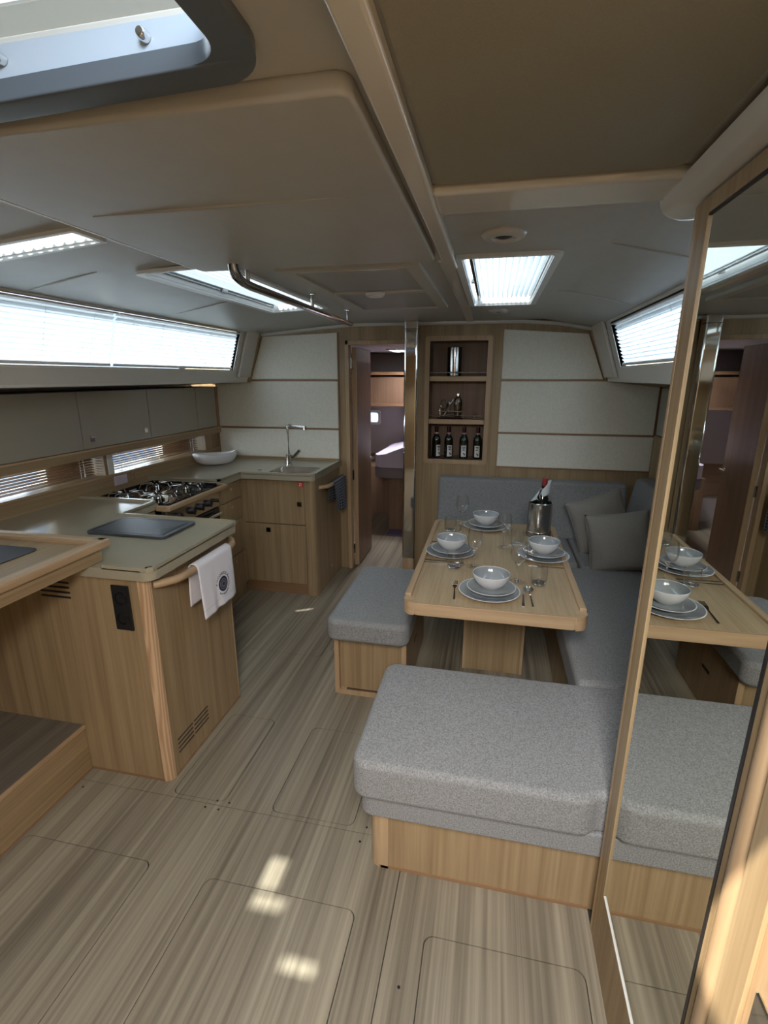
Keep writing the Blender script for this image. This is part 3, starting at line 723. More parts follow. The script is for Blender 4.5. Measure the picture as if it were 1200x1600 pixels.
fiddle(wt2, [(-1.172, 3.80), (-1.172, 3.175), (-1.190, 3.150), (-1.715, 3.150), (-1.715, 2.862), (-2.24, 2.862)][::-1])
build('drain_plug', B().lathe([(0.0, 0.003), (0.013, 0.003), (0.015, 0.0)], (-1.64, 3.30, CT), 20), 'stovetop', wt2)
# wooden upstand behind sink counter
build('upstand', B().box(-2.22, -1.19, 3.800, 3.8195, CT, 0.940), oak['x'], wt2)
# sink
sk = thing('sink', 'rectangular stainless sink bowl let into the galley worktop', 'sink', (-1.39, 3.35, 0.76))
b = B()
def sink_ring(x0, x1, y0, y1, r, z): return [b.bm.verts.new((p[0], p[1], z)) for p in rrect(x0, x1, y0, y1, r)]
rings = [sink_ring(SK[0]-0.008, SK[1]+0.008, SK[2]-0.008, SK[3]+0.008, 0.034, CT+0.001), sink_ring(*SK, 0.03, CT+0.001), sink_ring(SK[0]+0.006, SK[1]-0.006, SK[2]+0.006, SK[3]-0.006, 0.03, 0.80), sink_ring(SK[0]+0.03, SK[1]-0.03, SK[2]+0.03, SK[3]-0.03, 0.03, 0.77)]
for r0, r1 in zip(rings[:-1], rings[1:]):
    for i in range(len(r0)): b.bm.faces.new((r0[i], r0[(i+1) % len(r0)], r1[(i+1) % len(r0)], r1[i]))
b.bm.faces.new(rings[-1]); bmesh.ops.recalc_face_normals(b.bm, faces=b.bm.faces[:])
build('sink_bowl', b, 'steel', sk)
build('drain', B().cyl((-1.39, 3.35, 0.770), (-1.39, 3.35, 0.773), 0.03), 'chromed', sk)
# faucet
fa = thing('faucet', 'tall angular chrome faucet standing behind the galley sink', 'faucet', (-1.50, 3.53, CT))
fx, fy = -1.505, 3.53
build('spout', B().tube([(fx, fy, CT+0.05), (fx, fy, CT+0.285), (fx+0.004, fy-0.002, CT+0.300), (fx+0.02, fy-0.01, CT+0.304), (fx+0.17, fy-0.07, CT+0.300)], 0.011, 12).cyl((fx+0.165, fy-0.068, CT+0.302), (fx+0.165, fy-0.068, CT+0.280), 0.011), 'chrome', fa)
build('faucet_base', B().cyl((fx, fy, CT), (fx, fy, CT+0.085), 0.022, n=20).cyl((fx, fy, CT), (fx, fy, CT+0.006), 0.028, n=20), 'chrome', fa)
build('lever', B().tube([(fx+0.01, fy, CT+0.075), (fx+0.045, fy-0.01, CT+0.07), (fx+0.10, fy-0.02, CT+0.125)], [0.016, 0.015, 0.012], 10), 'chrome', fa)

# stove
st = thing('stove', 'steel gas stove with four burners, black knobs and pan supports', 'stove', (-1.95, 2.57, 0))
SY0, SY1 = 2.300, 2.855
build('oven_body', B().box(-2.20, -1.735, SY0+0.005, SY1-0.005, 0.05, 0.892), 'stovetop', st)
build('hob_well', B().box(-2.22, -1.725, SY0, SY1, 0.888, 0.894), 'blackgl', st)
build('hob_rim', B().box(-2.20, -1.73, SY0+0.004, SY0+0.012, 0.89, 0.912).box(-2.20, -1.73, SY1-0.012, SY1-0.004, 0.89, 0.912).box(-2.20, -2.19, SY0+0.004, SY1-0.004, 0.89, 0.912), 'blackgl', st)
for bx in (-2.07, -1.86):
    for by in (2.44, 2.71):
        r = 0.042 if (bx < -2 and by < 2.5) else 0.034
        u = build('burner', B().lathe([(0, 0.018), (r*0.7, 0.018), (r*0.75, 0.012), (r, 0.012), (r, 0.0)], (bx, by, 0.894), 20), 'stovetop', st)
        build('burner_cap', B().lathe([(0, 0.024), (r*0.6, 0.024), (r*0.66, 0.018)], (bx, by, 0.894), 20), 'black', u)
        g = B()
        for a in range(0, 360, 45):
            ca, sa = math.cos(R(a)), math.sin(R(a))
            g.tube([(bx+ca*0.025, by+sa*0.025, 0.928), (bx+ca*0.085, by+sa*0.085, 0.928), (bx+ca*0.100, by+sa*0.100, 0.900)], 0.0035, 6)
        build('pan_support', g, 'chrome', st)
build('control_panel', B().box(-1.738, -1.716, SY0+0.01, SY1-0.01, 0.765, 0.862, 0.003), 'steel', st)
for y in (2.40, 2.53, 2.62, 2.71, 2.79):
    rr = 0.021 if y < 2.75 else 0.012
    build('knob', B().lathe([(rr, 0), (rr, 0.006), (rr*0.85, 0.022), (rr*0.7, 0.026), (0, 0.026)], (-1.716, y, 0.812), 18, 'x').box(-1.700, -1.688, y-0.004, y+0.004, 0.812-rr, 0.812+rr, 0.001), 'black', st)
od = build('oven_door', B().box(-1.738, -1.720, SY0+0.01, SY1-0.01, 0.34, 0.755, 0.003), 'blackgl', st)
build('oven_handle', B().cyl((-1.690, SY0+0.04, 0.725), (-1.690, SY1-0.04, 0.725), 0.009).cyl((-1.72, SY0+0.06, 0.725), (-1.69, SY0+0.06, 0.725), 0.006).cyl((-1.72, SY1-0.06, 0.725), (-1.69, SY1-0.06, 0.725), 0.006), 'chrome', od)
hr = thing('stove_rail', 'wooden safety rail running in front of the gas stove', 'rail', (-1.69, 2.58, 0.88))
build('rail_bar', B().box(-1.692, -1.664, 2.262, 2.880, 0.876, 0.906, 0.009, 3), ash['y'], hr)
build('rail_end', B().box(-1.752, -1.680, 2.262, 2.290, 0.876, 0.906, 0.006), ash['y'], hr)
build('rail_end', B().box(-1.752, -1.680, 2.862, 2.890, 0.876, 0.906, 0.006), ash['y'], hr)
# post right of stove
build('side_post', B().box(-1.756, -1.742, 2.862, 2.902, 0.0, 0.884), oak['z'], du)

# splashback, sill, divider, header (port side)
wb = thing('galley_splashback', 'oak splashback and sill below the wooden venetian blinds', 'splashback', (-2.25, 2.4, CT))
build('backboard', B().box(-2.262, -2.240, 0.6, 3.80, CT-0.03, 1.000), oak['y'], wb)
build('sill', B().box(-2.41, -2.238, 0.6, 3.80, 0.994, 1.003), 'stovetop' and oak['y'], wb)
build('sill_strip', B().box(-2.245, -2.236, 0.6, 3.80, 0.996, 1.008, 0.002), ash['y'], wb)
build('divider', B().box(-2.494, -2.262, 2.520, 2.590, 1.003, 1.135), oak['z'], wb)
build('divider_face', B().box(-2.264, -2.258, 2.545, 2.592, 1.003, 1.135, 0.002), 'gelw', wb)
build('end_board', B().box(-2.497, -2.262, 3.62, 3.815, 1.003, 1.133), oak['z'], wb)
build('header', B().box(-2.494, -2.215, 0.6, 3.815, 1.132, 1.178), oak['y'], wb)
nt_ = thing('notice', 'small pale pink printed notice on the galley splashback beside the stove', 'notice', (-2.238, 2.62, 0.94))
build('notice_sheet', B().box(-2.2395, -2.237, 2.555, 2.665, 0.934, 0.990), 'pink', nt_)
for k in range(5):
    build('printed_line', B().box(-2.2370, -2.2363, 2.563, 2.655 - 0.02*(k % 2), 0.941+k*0.010, 0.9435+k*0.010), 'greyprint', nt_)
sw = thing('wall_switch', 'pair of small round brown switches on the galley splashback', 'switch', (-2.238, 2.72, 0.94))
for z in (0.948, 0.976):
    build('switch_button', B().lathe([(0.0, 0.006), (0.010, 0.006), (0.013, 0.003), (0.014, 0)], (-2.240, 2.725, z), 18, 'x'), redwood['y'], sw)
# venetian blinds in the two low ports
def venetian(label, ya, yb):
    t = thing('venetian_blind', label, 'blind', (-2.33, (ya+yb)/2, 1.003), 'wooden venetian blinds')
    n = 8
    for k in range(n):
        z = 1.013 + k*0.0150
        s = B().box(-0.0125, 0.0125, ya+0.012, yb-0.012, -0.0012, 0.0012)
        s.warp(lambda c: (-2.33 + c.x*math.cos(R(11)) , c.y, z + c.z - c.x*math.sin(R(11))))
        build('slat', s, blindwood, t)
    build('head_rail', B().box(-2.345, -2.315, ya+0.006, yb-0.006, 1.124, 1.133), blindwood, t)
    for y in (ya+0.12, yb-0.12, (ya+yb)/2):
        build('ladder_cord', B().cyl((-2.316, y, 1.006), (-2.316, y, 1.128), 0.0012, n=6), 'whitep', t)
    build('pull_cord', B().cyl((-2.308, yb-0.10, 1.02), (-2.308, yb-0.10, 1.13), 0.0015, n=6).cyl((-2.308, yb-0.10, 1.012), (-2.308, yb-0.10, 1.030), 0.004, n=8), 'whitep', t)
venetian('dark wooden venetian blind behind the worktop, left of the wall divider', 1.24, 2.515)
venetian('dark wooden venetian blind behind stove and corner worktop, beside the cream wall', 2.60, 3.615)
for k, (a, c) in enumerate(((1.3, 2.38), (2.70, 3.44))):
    w_ = struct('window_%d' % (3+k), B().box(-2.545, -2.535, a, c, 0.985, 1.18), 'pane')

# overhead lockers
LK = thing('overhead_locker', 'row of glossy grey overhead lockers above the galley', 'cabinet', (-2.35, 2.3, 1.18))
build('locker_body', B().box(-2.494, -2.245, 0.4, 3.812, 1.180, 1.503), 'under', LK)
ys = [0.62, 1.40, 2.350, 2.928, 3.490, 3.765]
for k in range(5):
    d = build('door', B().box(-2.246, -2.224, ys[k]+0.0025, ys[k+1]-0.0025, 1.184, 1.500, 0.002), 'locker', LK)
    if k in (1, 2):
        for yy in ((ys[2]+0.065,) if k == 2 else ()) + ((ys[3]-0.055,) if k == 2 else ()):
            l = build('latch', B().box(-2.225, -2.216, yy-0.017, yy+0.017, 1.224, 1.258, 0.003), 'chrome', d)
build('end_strip', B().box(-2.24, -2.222, 3.767, 3.815, 1.178, 1.503), redwood['z'], LK)
build('base_strip', B().box(-2.246, -2.214, 0.5, 3.815, 1.172, 1.182, 0.001), ash['y'], LK)

# towel rails
def rail_x(label, x, ya, yb, z):
    t = thing('towel_rail', label, 'rail', (x, (ya+yb)/2, z), 'wooden towel rails')
    build('rail_bar', B().tube([(x+0.002, ya-0.012, z), (x+0.022, ya+0.004, z), (x+0.050, ya+0.045, z), (x+0.060, ya+0.080, z), (x+0.060, yb-0.080, z), (x+0.050, yb-0.045, z), (x+0.022, yb-0.004, z), (x+0.002, yb+0.012, z)], 0.016, 12, 0.95), ash['y'], t)
    return t
rail_x('pale wooden towel rail on the end of the galley peninsula', -1.182, 1.475, 1.995, 0.845)
rail_x('reddish wooden towel rail on the side of the sink cabinet', -1.192, 3.30, 3.74, 0.812)
# hanging towels: strip draped over the rail
def drape(name, label, x, z, ya, yb, front, back, mat, amp=0.004, skew=0.0, ph=0.0, thick=0.004):
    t = thing(name, label, 'towel', (x, (ya+yb)/2, z-front))
    r = 0.021; L = front + math.pi*r + back
    def P(u, v):
        s = u*L; y = ya + (yb-ya)*v
        fall = 0
        if s < back: xx, zz = x - r, z - (back - s); d = (back-s)/max(back, 1e-6); sg = -1
        elif s < back + math.pi*r:
            a = math.pi - (s-back)/r; xx, zz = x + r*math.cos(a), z + r*math.sin(a); d = 0; sg = 0
        else: dd = s - back - math.pi*r; xx, zz = x + r, z - dd; d = dd/front; sg = 1
        w = amp*d*(math.sin(v*11+ph) + 0.5*math.sin(v*23+1+ph) + 0.4*math.sin(v*5+s*14))
        xx += (w + 0.010*d) * (1 if sg >= 0 else -0.6)
        zz -= skew*(v-0.5)*d
        return (xx, y + 0.006*d*math.sin(v*9+ph), zz)
    o = build(name + '_cloth', B().grid(56, 30, P), mat, t, smooth=180, solid=thick)
    return t, P, L, r
tw, TP, TL, TR_ = drape('hand_towel', 'white towel with a round navy emblem over the peninsula rail', -1.122, 0.845, 1.625, 1.885, 0.215, 0.165, 'towel', 0.0035)
# emblem follows the towel surface
Fz = 0.215
def tsurf(y, z, off=0.0035):
    v = (y-1.625)/0.26; s = 0.165 + math.pi*TR_ + (0.845 - z); p = TP(s/TL, v); return Vector((p[0]+off, y, z))
ec = (1.782, 0.722)
def disc(r0, r1, mat, off):
    b = B(); n = 40; rr = []
    for r in (r0, r1): rr.append([b.bm.verts.new(tsurf(ec[0]+r*math.cos(2*math.pi*i/n), ec[1]+r*math.sin(2*math.pi*i/n), off)) for i in range(n)])
    for i in range(n): b.bm.faces.new((rr[0][i], rr[0][(i+1) % n], rr[1][(i+1) % n], rr[1][i]))
    return build('emblem', b, mat, tw)
disc(0.0001, 0.033, 'navy', 0.0034); disc(0.0215, 0.0235, 'greyprint', 0.0040); disc(0.009, 0.0105, 'greyprint', 0.0040); disc(0.014, 0.0155, 'greyprint', 0.0040)
def arc_text(s, rad, a0, a1, size, flip=False):
    n = len(s)
    for i, ch in enumerate(s):
        if ch == ' ': continue
        a = R(a0 + (a1-a0)*(i/(n-1) if n > 1 else 0.5))
        y, z = ec[0]+rad*math.cos(a), ec[1]+rad*math.sin(a); p = tsurf(y, z, 0.0036)
        rd = Vector((0, math.cos(a), math.sin(a)));
        if flip: rd = -rd
        tx = Vector((0, rd.z, -rd.y))
        text('lettering', ch, size, 'navy', facing(tx, rd, p), tw)
arc_text('CORDOLA', 0.046, 128, 32, 0.019); arc_text('AN', 0.046, 168, 146, 0.014)
for i in range(9):
    a = R(230 + i*10); y, z = ec[0]+0.045*math.cos(a), ec[1]+0.045*math.sin(a); p = tsurf(y, z, 0.0036)
    rd = Vector((0, math.cos(a), math.sin(a))); tx = Vector((0, rd.z, -rd.y))
    b = B().box(-0.0026, 0.0020, -0.0035, 0.0035, -0.0003, 0.0003); m_ = facing(-tx, -rd, p); b.warp(lambda c: m_ @ Vector(c)); build('lettering', b, 'navy', tw)
b = B(); n = 18
v0 = [tsurf(ec[0]+0.042*math.cos(R(-42+i*4)), ec[1]+0.042*math.sin(R(-42+i*4)), 0.0036) for i in range(n)]
v1 = [tsurf(ec[0]+0.046*math.cos(R(-42+i*4)), ec[1]+0.046*math.sin(R(-42+i*4)), 0.0036) for i in range(n)]
V0 = [b.bm.verts.new(p) for p in v0]; V1 = [b.bm.verts.new(p) for p in v1]
for i in range(n-1): b.bm.faces.new((V0[i], V0[i+1], V1[i+1], V1[i]))
build('emblem', b, 'navy', tw)
# woven hem band
bz = 0.845-0.215+0.034
b = B().grid(24, 1, lambda u, v: tsurf(1.627+0.256*u, bz+0.003*v, 0.0030)); build('hem_stripe', b, 'greyprint' and plain('towel_hem', (0.66, 0.65, 0.70), 0.9), tw)
drape('tea_towel', 'dark checked tea towel hanging on the sink cabinet rail', -1.130, 0.812, 3.42, 3.70, 0.225, 0.15, 'check', 0.010, 0.03, 1.3)
# cutting board
cbd = thing('cutting_board', 'slate-grey plastic cutting board lying on the peninsula worktop', 'board', (-1.5, 1.84, CT))
def skewb(c):
    return (c.x, c.y, c.z)
build('board_slab', B().prism(rrect(-1.700, -1.310, 1.722, 1.968, 0.025), CT+0.0005, CT+0.013, 'z', bev=0.003), 'slate', cbd)
gv = rrect(-1.683, -1.330, 1.740, 1.950, 0.018)
b = B()
b.plate(gv, [rrect(-1.677, -1.336, 1.746, 1.944, 0.013)[::-1]], CT+0.0128, CT+0.0136)
build('juice_groove', b, 'black', cbd)
build('pour_well', B().prism([(-1.352, 1.76), (-1.338, 1.76), (-1.338, 1.93), (-1.38, 1.80)], CT+0.0128, CT+0.0138, 'z'), 'black', cbd)
# boat-shaped bowl
bo = thing('oval_bowl', 'boat-shaped white bowl on the corner worktop by the cream wall', 'bowl', (-2.075, 3.44, CT))
def bowl_boat(u, v, r=1.0, off=0.0):
    a = 2*math.pi*u; t = v
    L, Wd = 0.165*(0.45+0.55*math.sin(t*math.pi/2)), 0.075*(0.45+0.55*math.sin(t*math.pi/2))
    x = L*math.cos(a)*r; y = Wd*math.sin(a)*r
    h = 0.004 + 0.078*(1-math.cos(t*math.pi/2)) + 0.020*t*t*(abs(math.cos(a))**3)*(1.0 if math.cos(a) > 0 else 0.6)
    return (x, y, h + off)
b = B(); n, m = 40, 8
for r_, off in ((1.0, 0), (0.93, 0.004)):
    vs = [[b.bm.verts.new(bowl_boat(i/n, j/m, r_, off)) for j in range(m+1)] for i in range(n)]
    for i in range(n):
        for j in range(m): b.bm.faces.new((vs[i][j], vs[(i+1) % n][j], vs[(i+1) % n][j+1], vs[i][j+1]))
    b.bm.faces.new([vs[i][0] for i in range(n)])
    if off == 0: outer = [vs[i][m] for i in range(n)]
    else:
        inner = [vs[i][m] for i in range(n)]
        for i in range(n): b.bm.faces.new((outer[i], outer[(i+1) % n], inner[(i+1) % n], inner[i]))
bmesh.ops.recalc_face_normals(b.bm, faces=b.bm.faces[:])
rot = Matrix.Rotation(R(33), 3, 'Z'); b.warp(lambda c: rot @ Vector(c) + Vector((-2.075, 3.44, CT)))
build('bowl_body', b, 'ceramic', bo)

# ================================================================== NAV DESK + STEP (port side, near)
nd = thing('chart_desk', 'pale oak chart desk with raised edges and black mat, beside the galley', 'desk', (-1.8, 1.1, 0.92))
build('desk_box', B().box(-2.24, -1.380, 0.30, 1.462, 0.924, 0.978).box(-2.24, -1.385, 0.30, 1.455, 0.975, 0.984), oak['y'], nd)
build('edge_rail', B().box(-1.412, -1.366, 0.30, 1.500, 0.968, 1.000, 0.008, 3), ash['y'], nd)
build('edge_rail', B().box(-2.24, -1.372, 1.464, 1.500, 0.968, 1.000, 0.008, 3), ash['x'], nd)
build('inner_lip', B().box(-2.24, -1.41, 1.445, 1.466, 0.983, 0.9965, 0.002), ash['x'], nd)
build('corner_block', B().box(-1.383, -1.3785, 1.00, 1.012, 0.926, 0.968), redwood['y'], nd)
mt = tag(build('desk_mat', B().prism(rrect(-2.12, -1.555, 0.80, 1.378, 0.03), 0.984, 0.987, 'z'), 'mat'), 'black mat with rounded corner lying on the chart desk', 'mat')
ns = thing('seat_step', 'low oak plinth step with dark top below the chart desk', 'step', (-1.9, 0.9, 0))
build('step_body', B().box(-2.5, -1.556, -0.8, 1.418, 0.0, 0.202), oak['y'], ns)
build('step_top', B().box(-2.5, -1.556, -0.8, 1.418, 0.202, 0.212), stepwood, ns)
build('step_nosing', B().box(-1.560, -1.549, -0.8, 1.418, 0.196, 0.2125, 0.002), ash['y'], ns)
build('base_trim', B().box(-1.557, -1.553, -0.8, 1.418, 0, 0.008), redwood['y'], ns)
build('locker_latch', B().lathe([(0.0, 0.010), (0.010, 0.009), (0.014, 0.004), (0.015, 0)], (-1.556, 1.000, 0.105), 20, 'x', 1.5), 'chrome', ns)

# ================================================================== SALOON SEATING
def cushion(name, x0, x1, y0, y1, z0, z1, par, r=0.03, mat='fabric', crown=0.008, seg=5):
    b = B().box(x0, x1, y0, y1, z0, z1, r, seg)
    return build(name, b, mat, par, smooth=60)
sofa = thing('corner_sofa', 'grey upholstered L-shaped corner sofa around the dining table, on oak base', 'sofa', (0.7, 2.6, 0))
build('base', B().box(-0.33, 1.14, 3.16, 3.80, 0, 0.31).box(0.40, 1.14, 1.76, 3.17, 0, 0.31), oak['z'], sofa)
cushion('seat_cushion', -0.36, 0.585, 3.09, 3.68, 0.31, 0.452, sofa, 0.03)
cushion('seat_cushion', 0.592, 1.05, 3.04, 3.68, 0.31, 0.450, sofa, 0.025)
cushion('seat_cushion', 0.375, 1.05, 1.775, 3.035, 0.31, 0.452, sofa, 0.03)
b = B().box(-0.368, 0.955, 3.60, 3.79, 0.44, 0.850, 0.022, 4); b.warp(lambda c: (c.x, c.y + (c.z-0.45)*0.16 if c.y < 3.7 else c.y, c.z))
build('back_cushion', b, 'fabric', sofa, smooth=60)
b = B().box(0.93, 1.14, 1.78, 3.70, 0.44, 0.90, 0.025, 4); b.warp(lambda c: (c.x + (c.z-0.45)*0.18 if c.x < 1.03 else c.x, c.y, c.z))
build('back_cushion', b, 'fabric', sofa, smooth=60)
ot = thing('end_seat', 'large light grey end seat on an oak plinth, nearest to the viewer', 'seat', (0.3, 1.5, 0))
pl_ = [(-0.285, 1.250), (1.10, 1.250), (1.10, 1.73), (-0.313, 1.73), (-0.313, 1.278)]
pl_ = [(1.10, 1.252), (1.10, 1.73), (-0.313, 1.73), (-0.313, 1.285)] + [(-0.280 + 0.033*math.cos(R(a)), 1.285 + 0.033*math.sin(R(a))) for a in range(195, 271, 15)]
build('base', B().prism(pl_, 0, 0.236, 'z'), oak['z'], ot)
build('corner_post', B().prism([(-0.255, 1.270), (-0.30, 1.32), (-0.316, 1.32), (-0.3165, 1.285)] + [(-0.280 + 0.0365*math.cos(R(a)), 1.285 + 0.0365*math.sin(R(a))) for a in range(195, 271, 15)] + [(-0.255, 1.2485)], 0, 0.236, 'z'), ash['z'], ot)
build('base_trim', B().box(-0.285, 0.37, 1.2485, 1.252, 0, 0.010), redwood['x'], ot)
build('lower_pad', B().prism(rrect(-0.343, 1.06, 1.222, 1.745, 0.04), 0.234, 0.316, 'z', bev=0.008, seg=3), 'fabric', ot, smooth=60)
def crown(c):
    if c.z > 0.36: return (c.x, c.y, c.z + 0.006*math.cos((c.x-0.3)*2.0)*math.cos((c.y-1.48)*5))
    return c
oc = rrect(-0.366, 1.06, 1.200, 1.768, 0.05)
fr_ = [p for p in oc if not (p[0] > 0.9 and p[1] < 1.3)]
fr_ += [(1.06, 1.228), (0.366, 1.228), (0.350, 1.224), (0.338, 1.214), (0.322, 1.203), (0.300, 1.200)][::-1]
build('seat_cushion', B().prism(fr_, 0.313, 0.450, 'z', bev=0.022, seg=5).warp(crown), 'fabric', ot, smooth=60)
# bench
bn = thing('bench', 'short grey-cushioned bench on an oak box between table and galley', 'bench', (-0.53, 2.42, 0))
build('box', B().box(-0.690, -0.365, 2.150, 2.76, 0.0, 0.335), oak['z'], bn)
build('front_frame', B().box(-0.716, -0.690, 2.122, 2.77, 0, 0.338, 0.004).box(-0.372, -0.345, 2.122, 2.77, 0, 0.338, 0.004).box(-0.69, -0.372, 2.122, 2.160, 0, 0.026), ash['z'], bn)
build('slide_track', B().box(-0.655, -0.405, 2.128, 2.140, 0.0262, 0.030), 'stovetop', bn)
build('pull_slot', B().box(-0.3455, -0.3435, 2.38, 2.46, 0.19, 0.205), 'black', bn)
build('seat_cushion', B().prism(rrect(-0.735, -0.328, 2.055, 2.80, 0.05), 0.336, 0.450, 'z', bev=0.026, seg=5), 'fabric', bn, smooth=60)
# table
TX0, TX1, TY0, TY1, TZ = -0.312, 0.400, 1.812, 3.045, 0.700
tb = thing('dining_table', 'oak dining table with raised side edges and chamfered corners, laid for four', 'table', (0.05, 2.4, 0))
c_ = 0.055
oct_ = rrect(TX0, TX1, TY0, TY1, 0.045, 4)
build('tabletop', B().prism(oct_, 0.648, TZ, 'z', bev=0.004), tablewood, tb)
build('end_edge', B().box(TX0+0.05, TX1-0.05, TY0-0.004, TY0+0.012, 0.6475, TZ+0.0005, 0.003), ash['x'], tb)
for x, s in ((TX0, 1), (TX1, -1)):
    xx = sorted((x-0.002*s, x+0.026*s))
    build('side_edge', B().box(xx[0], xx[1], TY0+0.06, TY1-0.06, 0.649, TZ+0.013, 0.005, 3), ash['y'], tb)
for x, y in ((TX0, TY0), (TX1, TY0), (TX0, TY1), (TX1, TY1)):
    sx = 1 if x == TX0 else -1; sy = 1 if y == TY0 else -1
    pts = [(x+0.045*sx+0.047*math.cos(R(a)), y+0.045*sy+0.047*math.sin(R(a))) for a in ([180+k*15 for k in range(7)] if (sx, sy) == (1, 1) else [270+k*15 for k in range(7)] if (sx, sy) == (-1, 1) else [90+k*15 for k in range(7)] if (sx, sy) == (1, -1) else [k*15 for k in range(7)])]
    pts.append((x+0.045*sx, y+0.045*sy)) 
    build('corner_block', B().prism(pts, 0.646, TZ+0.003, 'z'), ash['x'], tb)
build('pedestal', B().box(-0.085, 0.232, 2.492, 2.86, 0, 0.648), oak['z'], tb)
build('pedestal_edge', B().box(-0.088, -0.075, 2.488, 2.50, 0, 0.648).box(0.222, 0.235, 2.488, 2.50, 0, 0.648), ash['z'], tb)

# pillows
def pillow(label, c, half, thick, rx, ry, rz):
    t = thing('throw_pillow', label, 'pillow', c, 'taupe velvet pillows')
    b = B(); n = 26
    def P(u, v, s):
        a, d = 2*u-1, 2*v-1
        e = (1-abs(a)**3.2)*(1-abs(d)**3.2)
        pinch = 1 - 0.07*(1-abs(a)**2)*(abs(d)) ; pinch2 = 1 - 0.07*(1-abs(d)**2)*abs(a)
        h = thick*(max(e, 0)**0.42)*(0.72+0.28*math.cos(a*1.2)*math.cos(d*1.2)) + 0.004*math.sin(a*7+d*3)*max(e, 0)
        return Vector((a*half*pinch2, d*half*pinch, s*h))
    m_ = Matrix.Translation(c) @ Euler((rx, ry, rz)).to_matrix().to_4x4()
    for s in (1, -1): b.grid(n, n, lambda u, v: m_ @ P(u, v, s))
    bmesh.ops.remove_doubles(b.bm, verts=b.bm.verts[:], dist=0.0006)
    bmesh.ops.recalc_face_normals(b.bm, faces=b.bm.faces[:])
    build('cover', b, 'velvet', t, smooth=80)
    ring = [P(u, v, 0) for u, v in [(i/12, 0) for i in range(12)] + [(1, i/12) for i in range(12)] + [(1-i/12, 1) for i in range(12)] + [(0, 1-i/12) for i in range(13)]]
    build('piping', B().tube([m_ @ (p*1.0) for p in ring], 0.0035, 6), 'velvet', t)
    return t
pillow('front taupe velvet pillow leaning in the corner of the sofa', Vector((0.785, 3.04, 0.628)), 0.178, 0.062, R(74), R(-11), R(-10))
pillow('rear taupe velvet pillow, half hidden behind the front one in the sofa corner', Vector((0.735, 3.36, 0.655)), 0.185, 0.060, R(76), R(-17), R(12))

# ================================================================== TABLEWARE
PZ = TZ + 0.0005
def plate_thing(label, x, y, r, z, grp):
    t = thing('plate', label, 'plate', (x, y, z), grp)
    build('plate_body', B().lathe([(0, 0.003), (r*0.55, 0.003), (r*0.60, 0.0), (r*0.64, 0.003), (r*0.9, 0.010), (r*0.985, 0.015), (r, 0.0165), (r*0.985, 0.0178), (r*0.96, 0.0170)], (x, y, z), 48), 'ceramic', t)
    build('glazed_face', B().lathe([(r*0.965, 0.0172), (r*0.88, 0.0130), (r*0.64, 0.0068), (r*0.55, 0.0062), (0, 0.0060)], (x, y, z), 48), 'glaze', t)
    return t
def bowl_thing(label, x, y, z):
    t = thing('bowl', label, 'bowl', (x, y, z), 'stoneware bowls on the table')
    k = 0.078
    build('bowl_body', B().lathe([(0, 0.002), (k*0.42, 0.002), (k*0.46, 0.0), (k*0.52, 0.004), (k*0.74, 0.018), (k*0.90, 0.036), (k*0.98, 0.054), (k, 0.062), (k*0.985, 0.0635), (k*0.965, 0.062)], (x, y, z), 48), 'ceramic', t)
    build('glazed_inside', B().lathe([(k*0.968, 0.0615), (k*0.94, 0.052), (k*0.85, 0.036), (k*0.68, 0.020), (k*0.45, 0.010), (0, 0.007)], (x, y, z), 48), 'glaze', t)
    return t
def wine_thing(label, x, y):
    t = thing('wine_glass', label, 'glass', (x, y, PZ), 'wine glasses on the table')
    build('glass_bowl', B().lathe([(0.016, 0.090), (0.032, 0.108), (0.038, 0.128), (0.037, 0.150), (0.032, 0.178), (0.0305, 0.190), (0.0296, 0.190), (0.031, 0.178), (0.0358, 0.150), (0.0368, 0.128), (0.031, 0.110), (0.015, 0.0925)], (x, y, PZ), 28), 'glass', t)
    build('stem', B().lathe([(0, 0.089), (0.015, 0.0925), (0.0155, 0.0895), (0.0045, 0.080), (0.003, 0.05), (0.003, 0.02), (0.005, 0.008), (0.012, 0.004), (0, 0.003)], (x, y, PZ), 14), 'thick', t)
    build('foot', B().lathe([(0.012, 0.004), (0.034, 0.0015), (0.035, 0.0008), (0.034, 0.0)], (x, y, PZ), 28), 'glass', t)
    return t
def tumbler_thing(label, x, y):
    t = thing('tumbler', label, 'glass', (x, y, PZ), 'water tumblers on the table')
    build('glass_wall', B().lathe([(0.031, 0.009), (0.036, 0.030), (0.0365, 0.055), (0.0345, 0.083), (0.0333, 0.083), (0.0352, 0.055), (0.0345, 0.030), (0.0295, 0.0105)], (x, y, PZ), 28), 'glass', t)
    build('thick_base', B().lathe([(0, 0.0), (0.025, 0.0), (0.0305, 0.005), (0.031, 0.009), (0.026, 0.0105), (0.012, 0.0085), (0, 0.008)], (x, y, PZ), 28), 'thick', t)
    return t
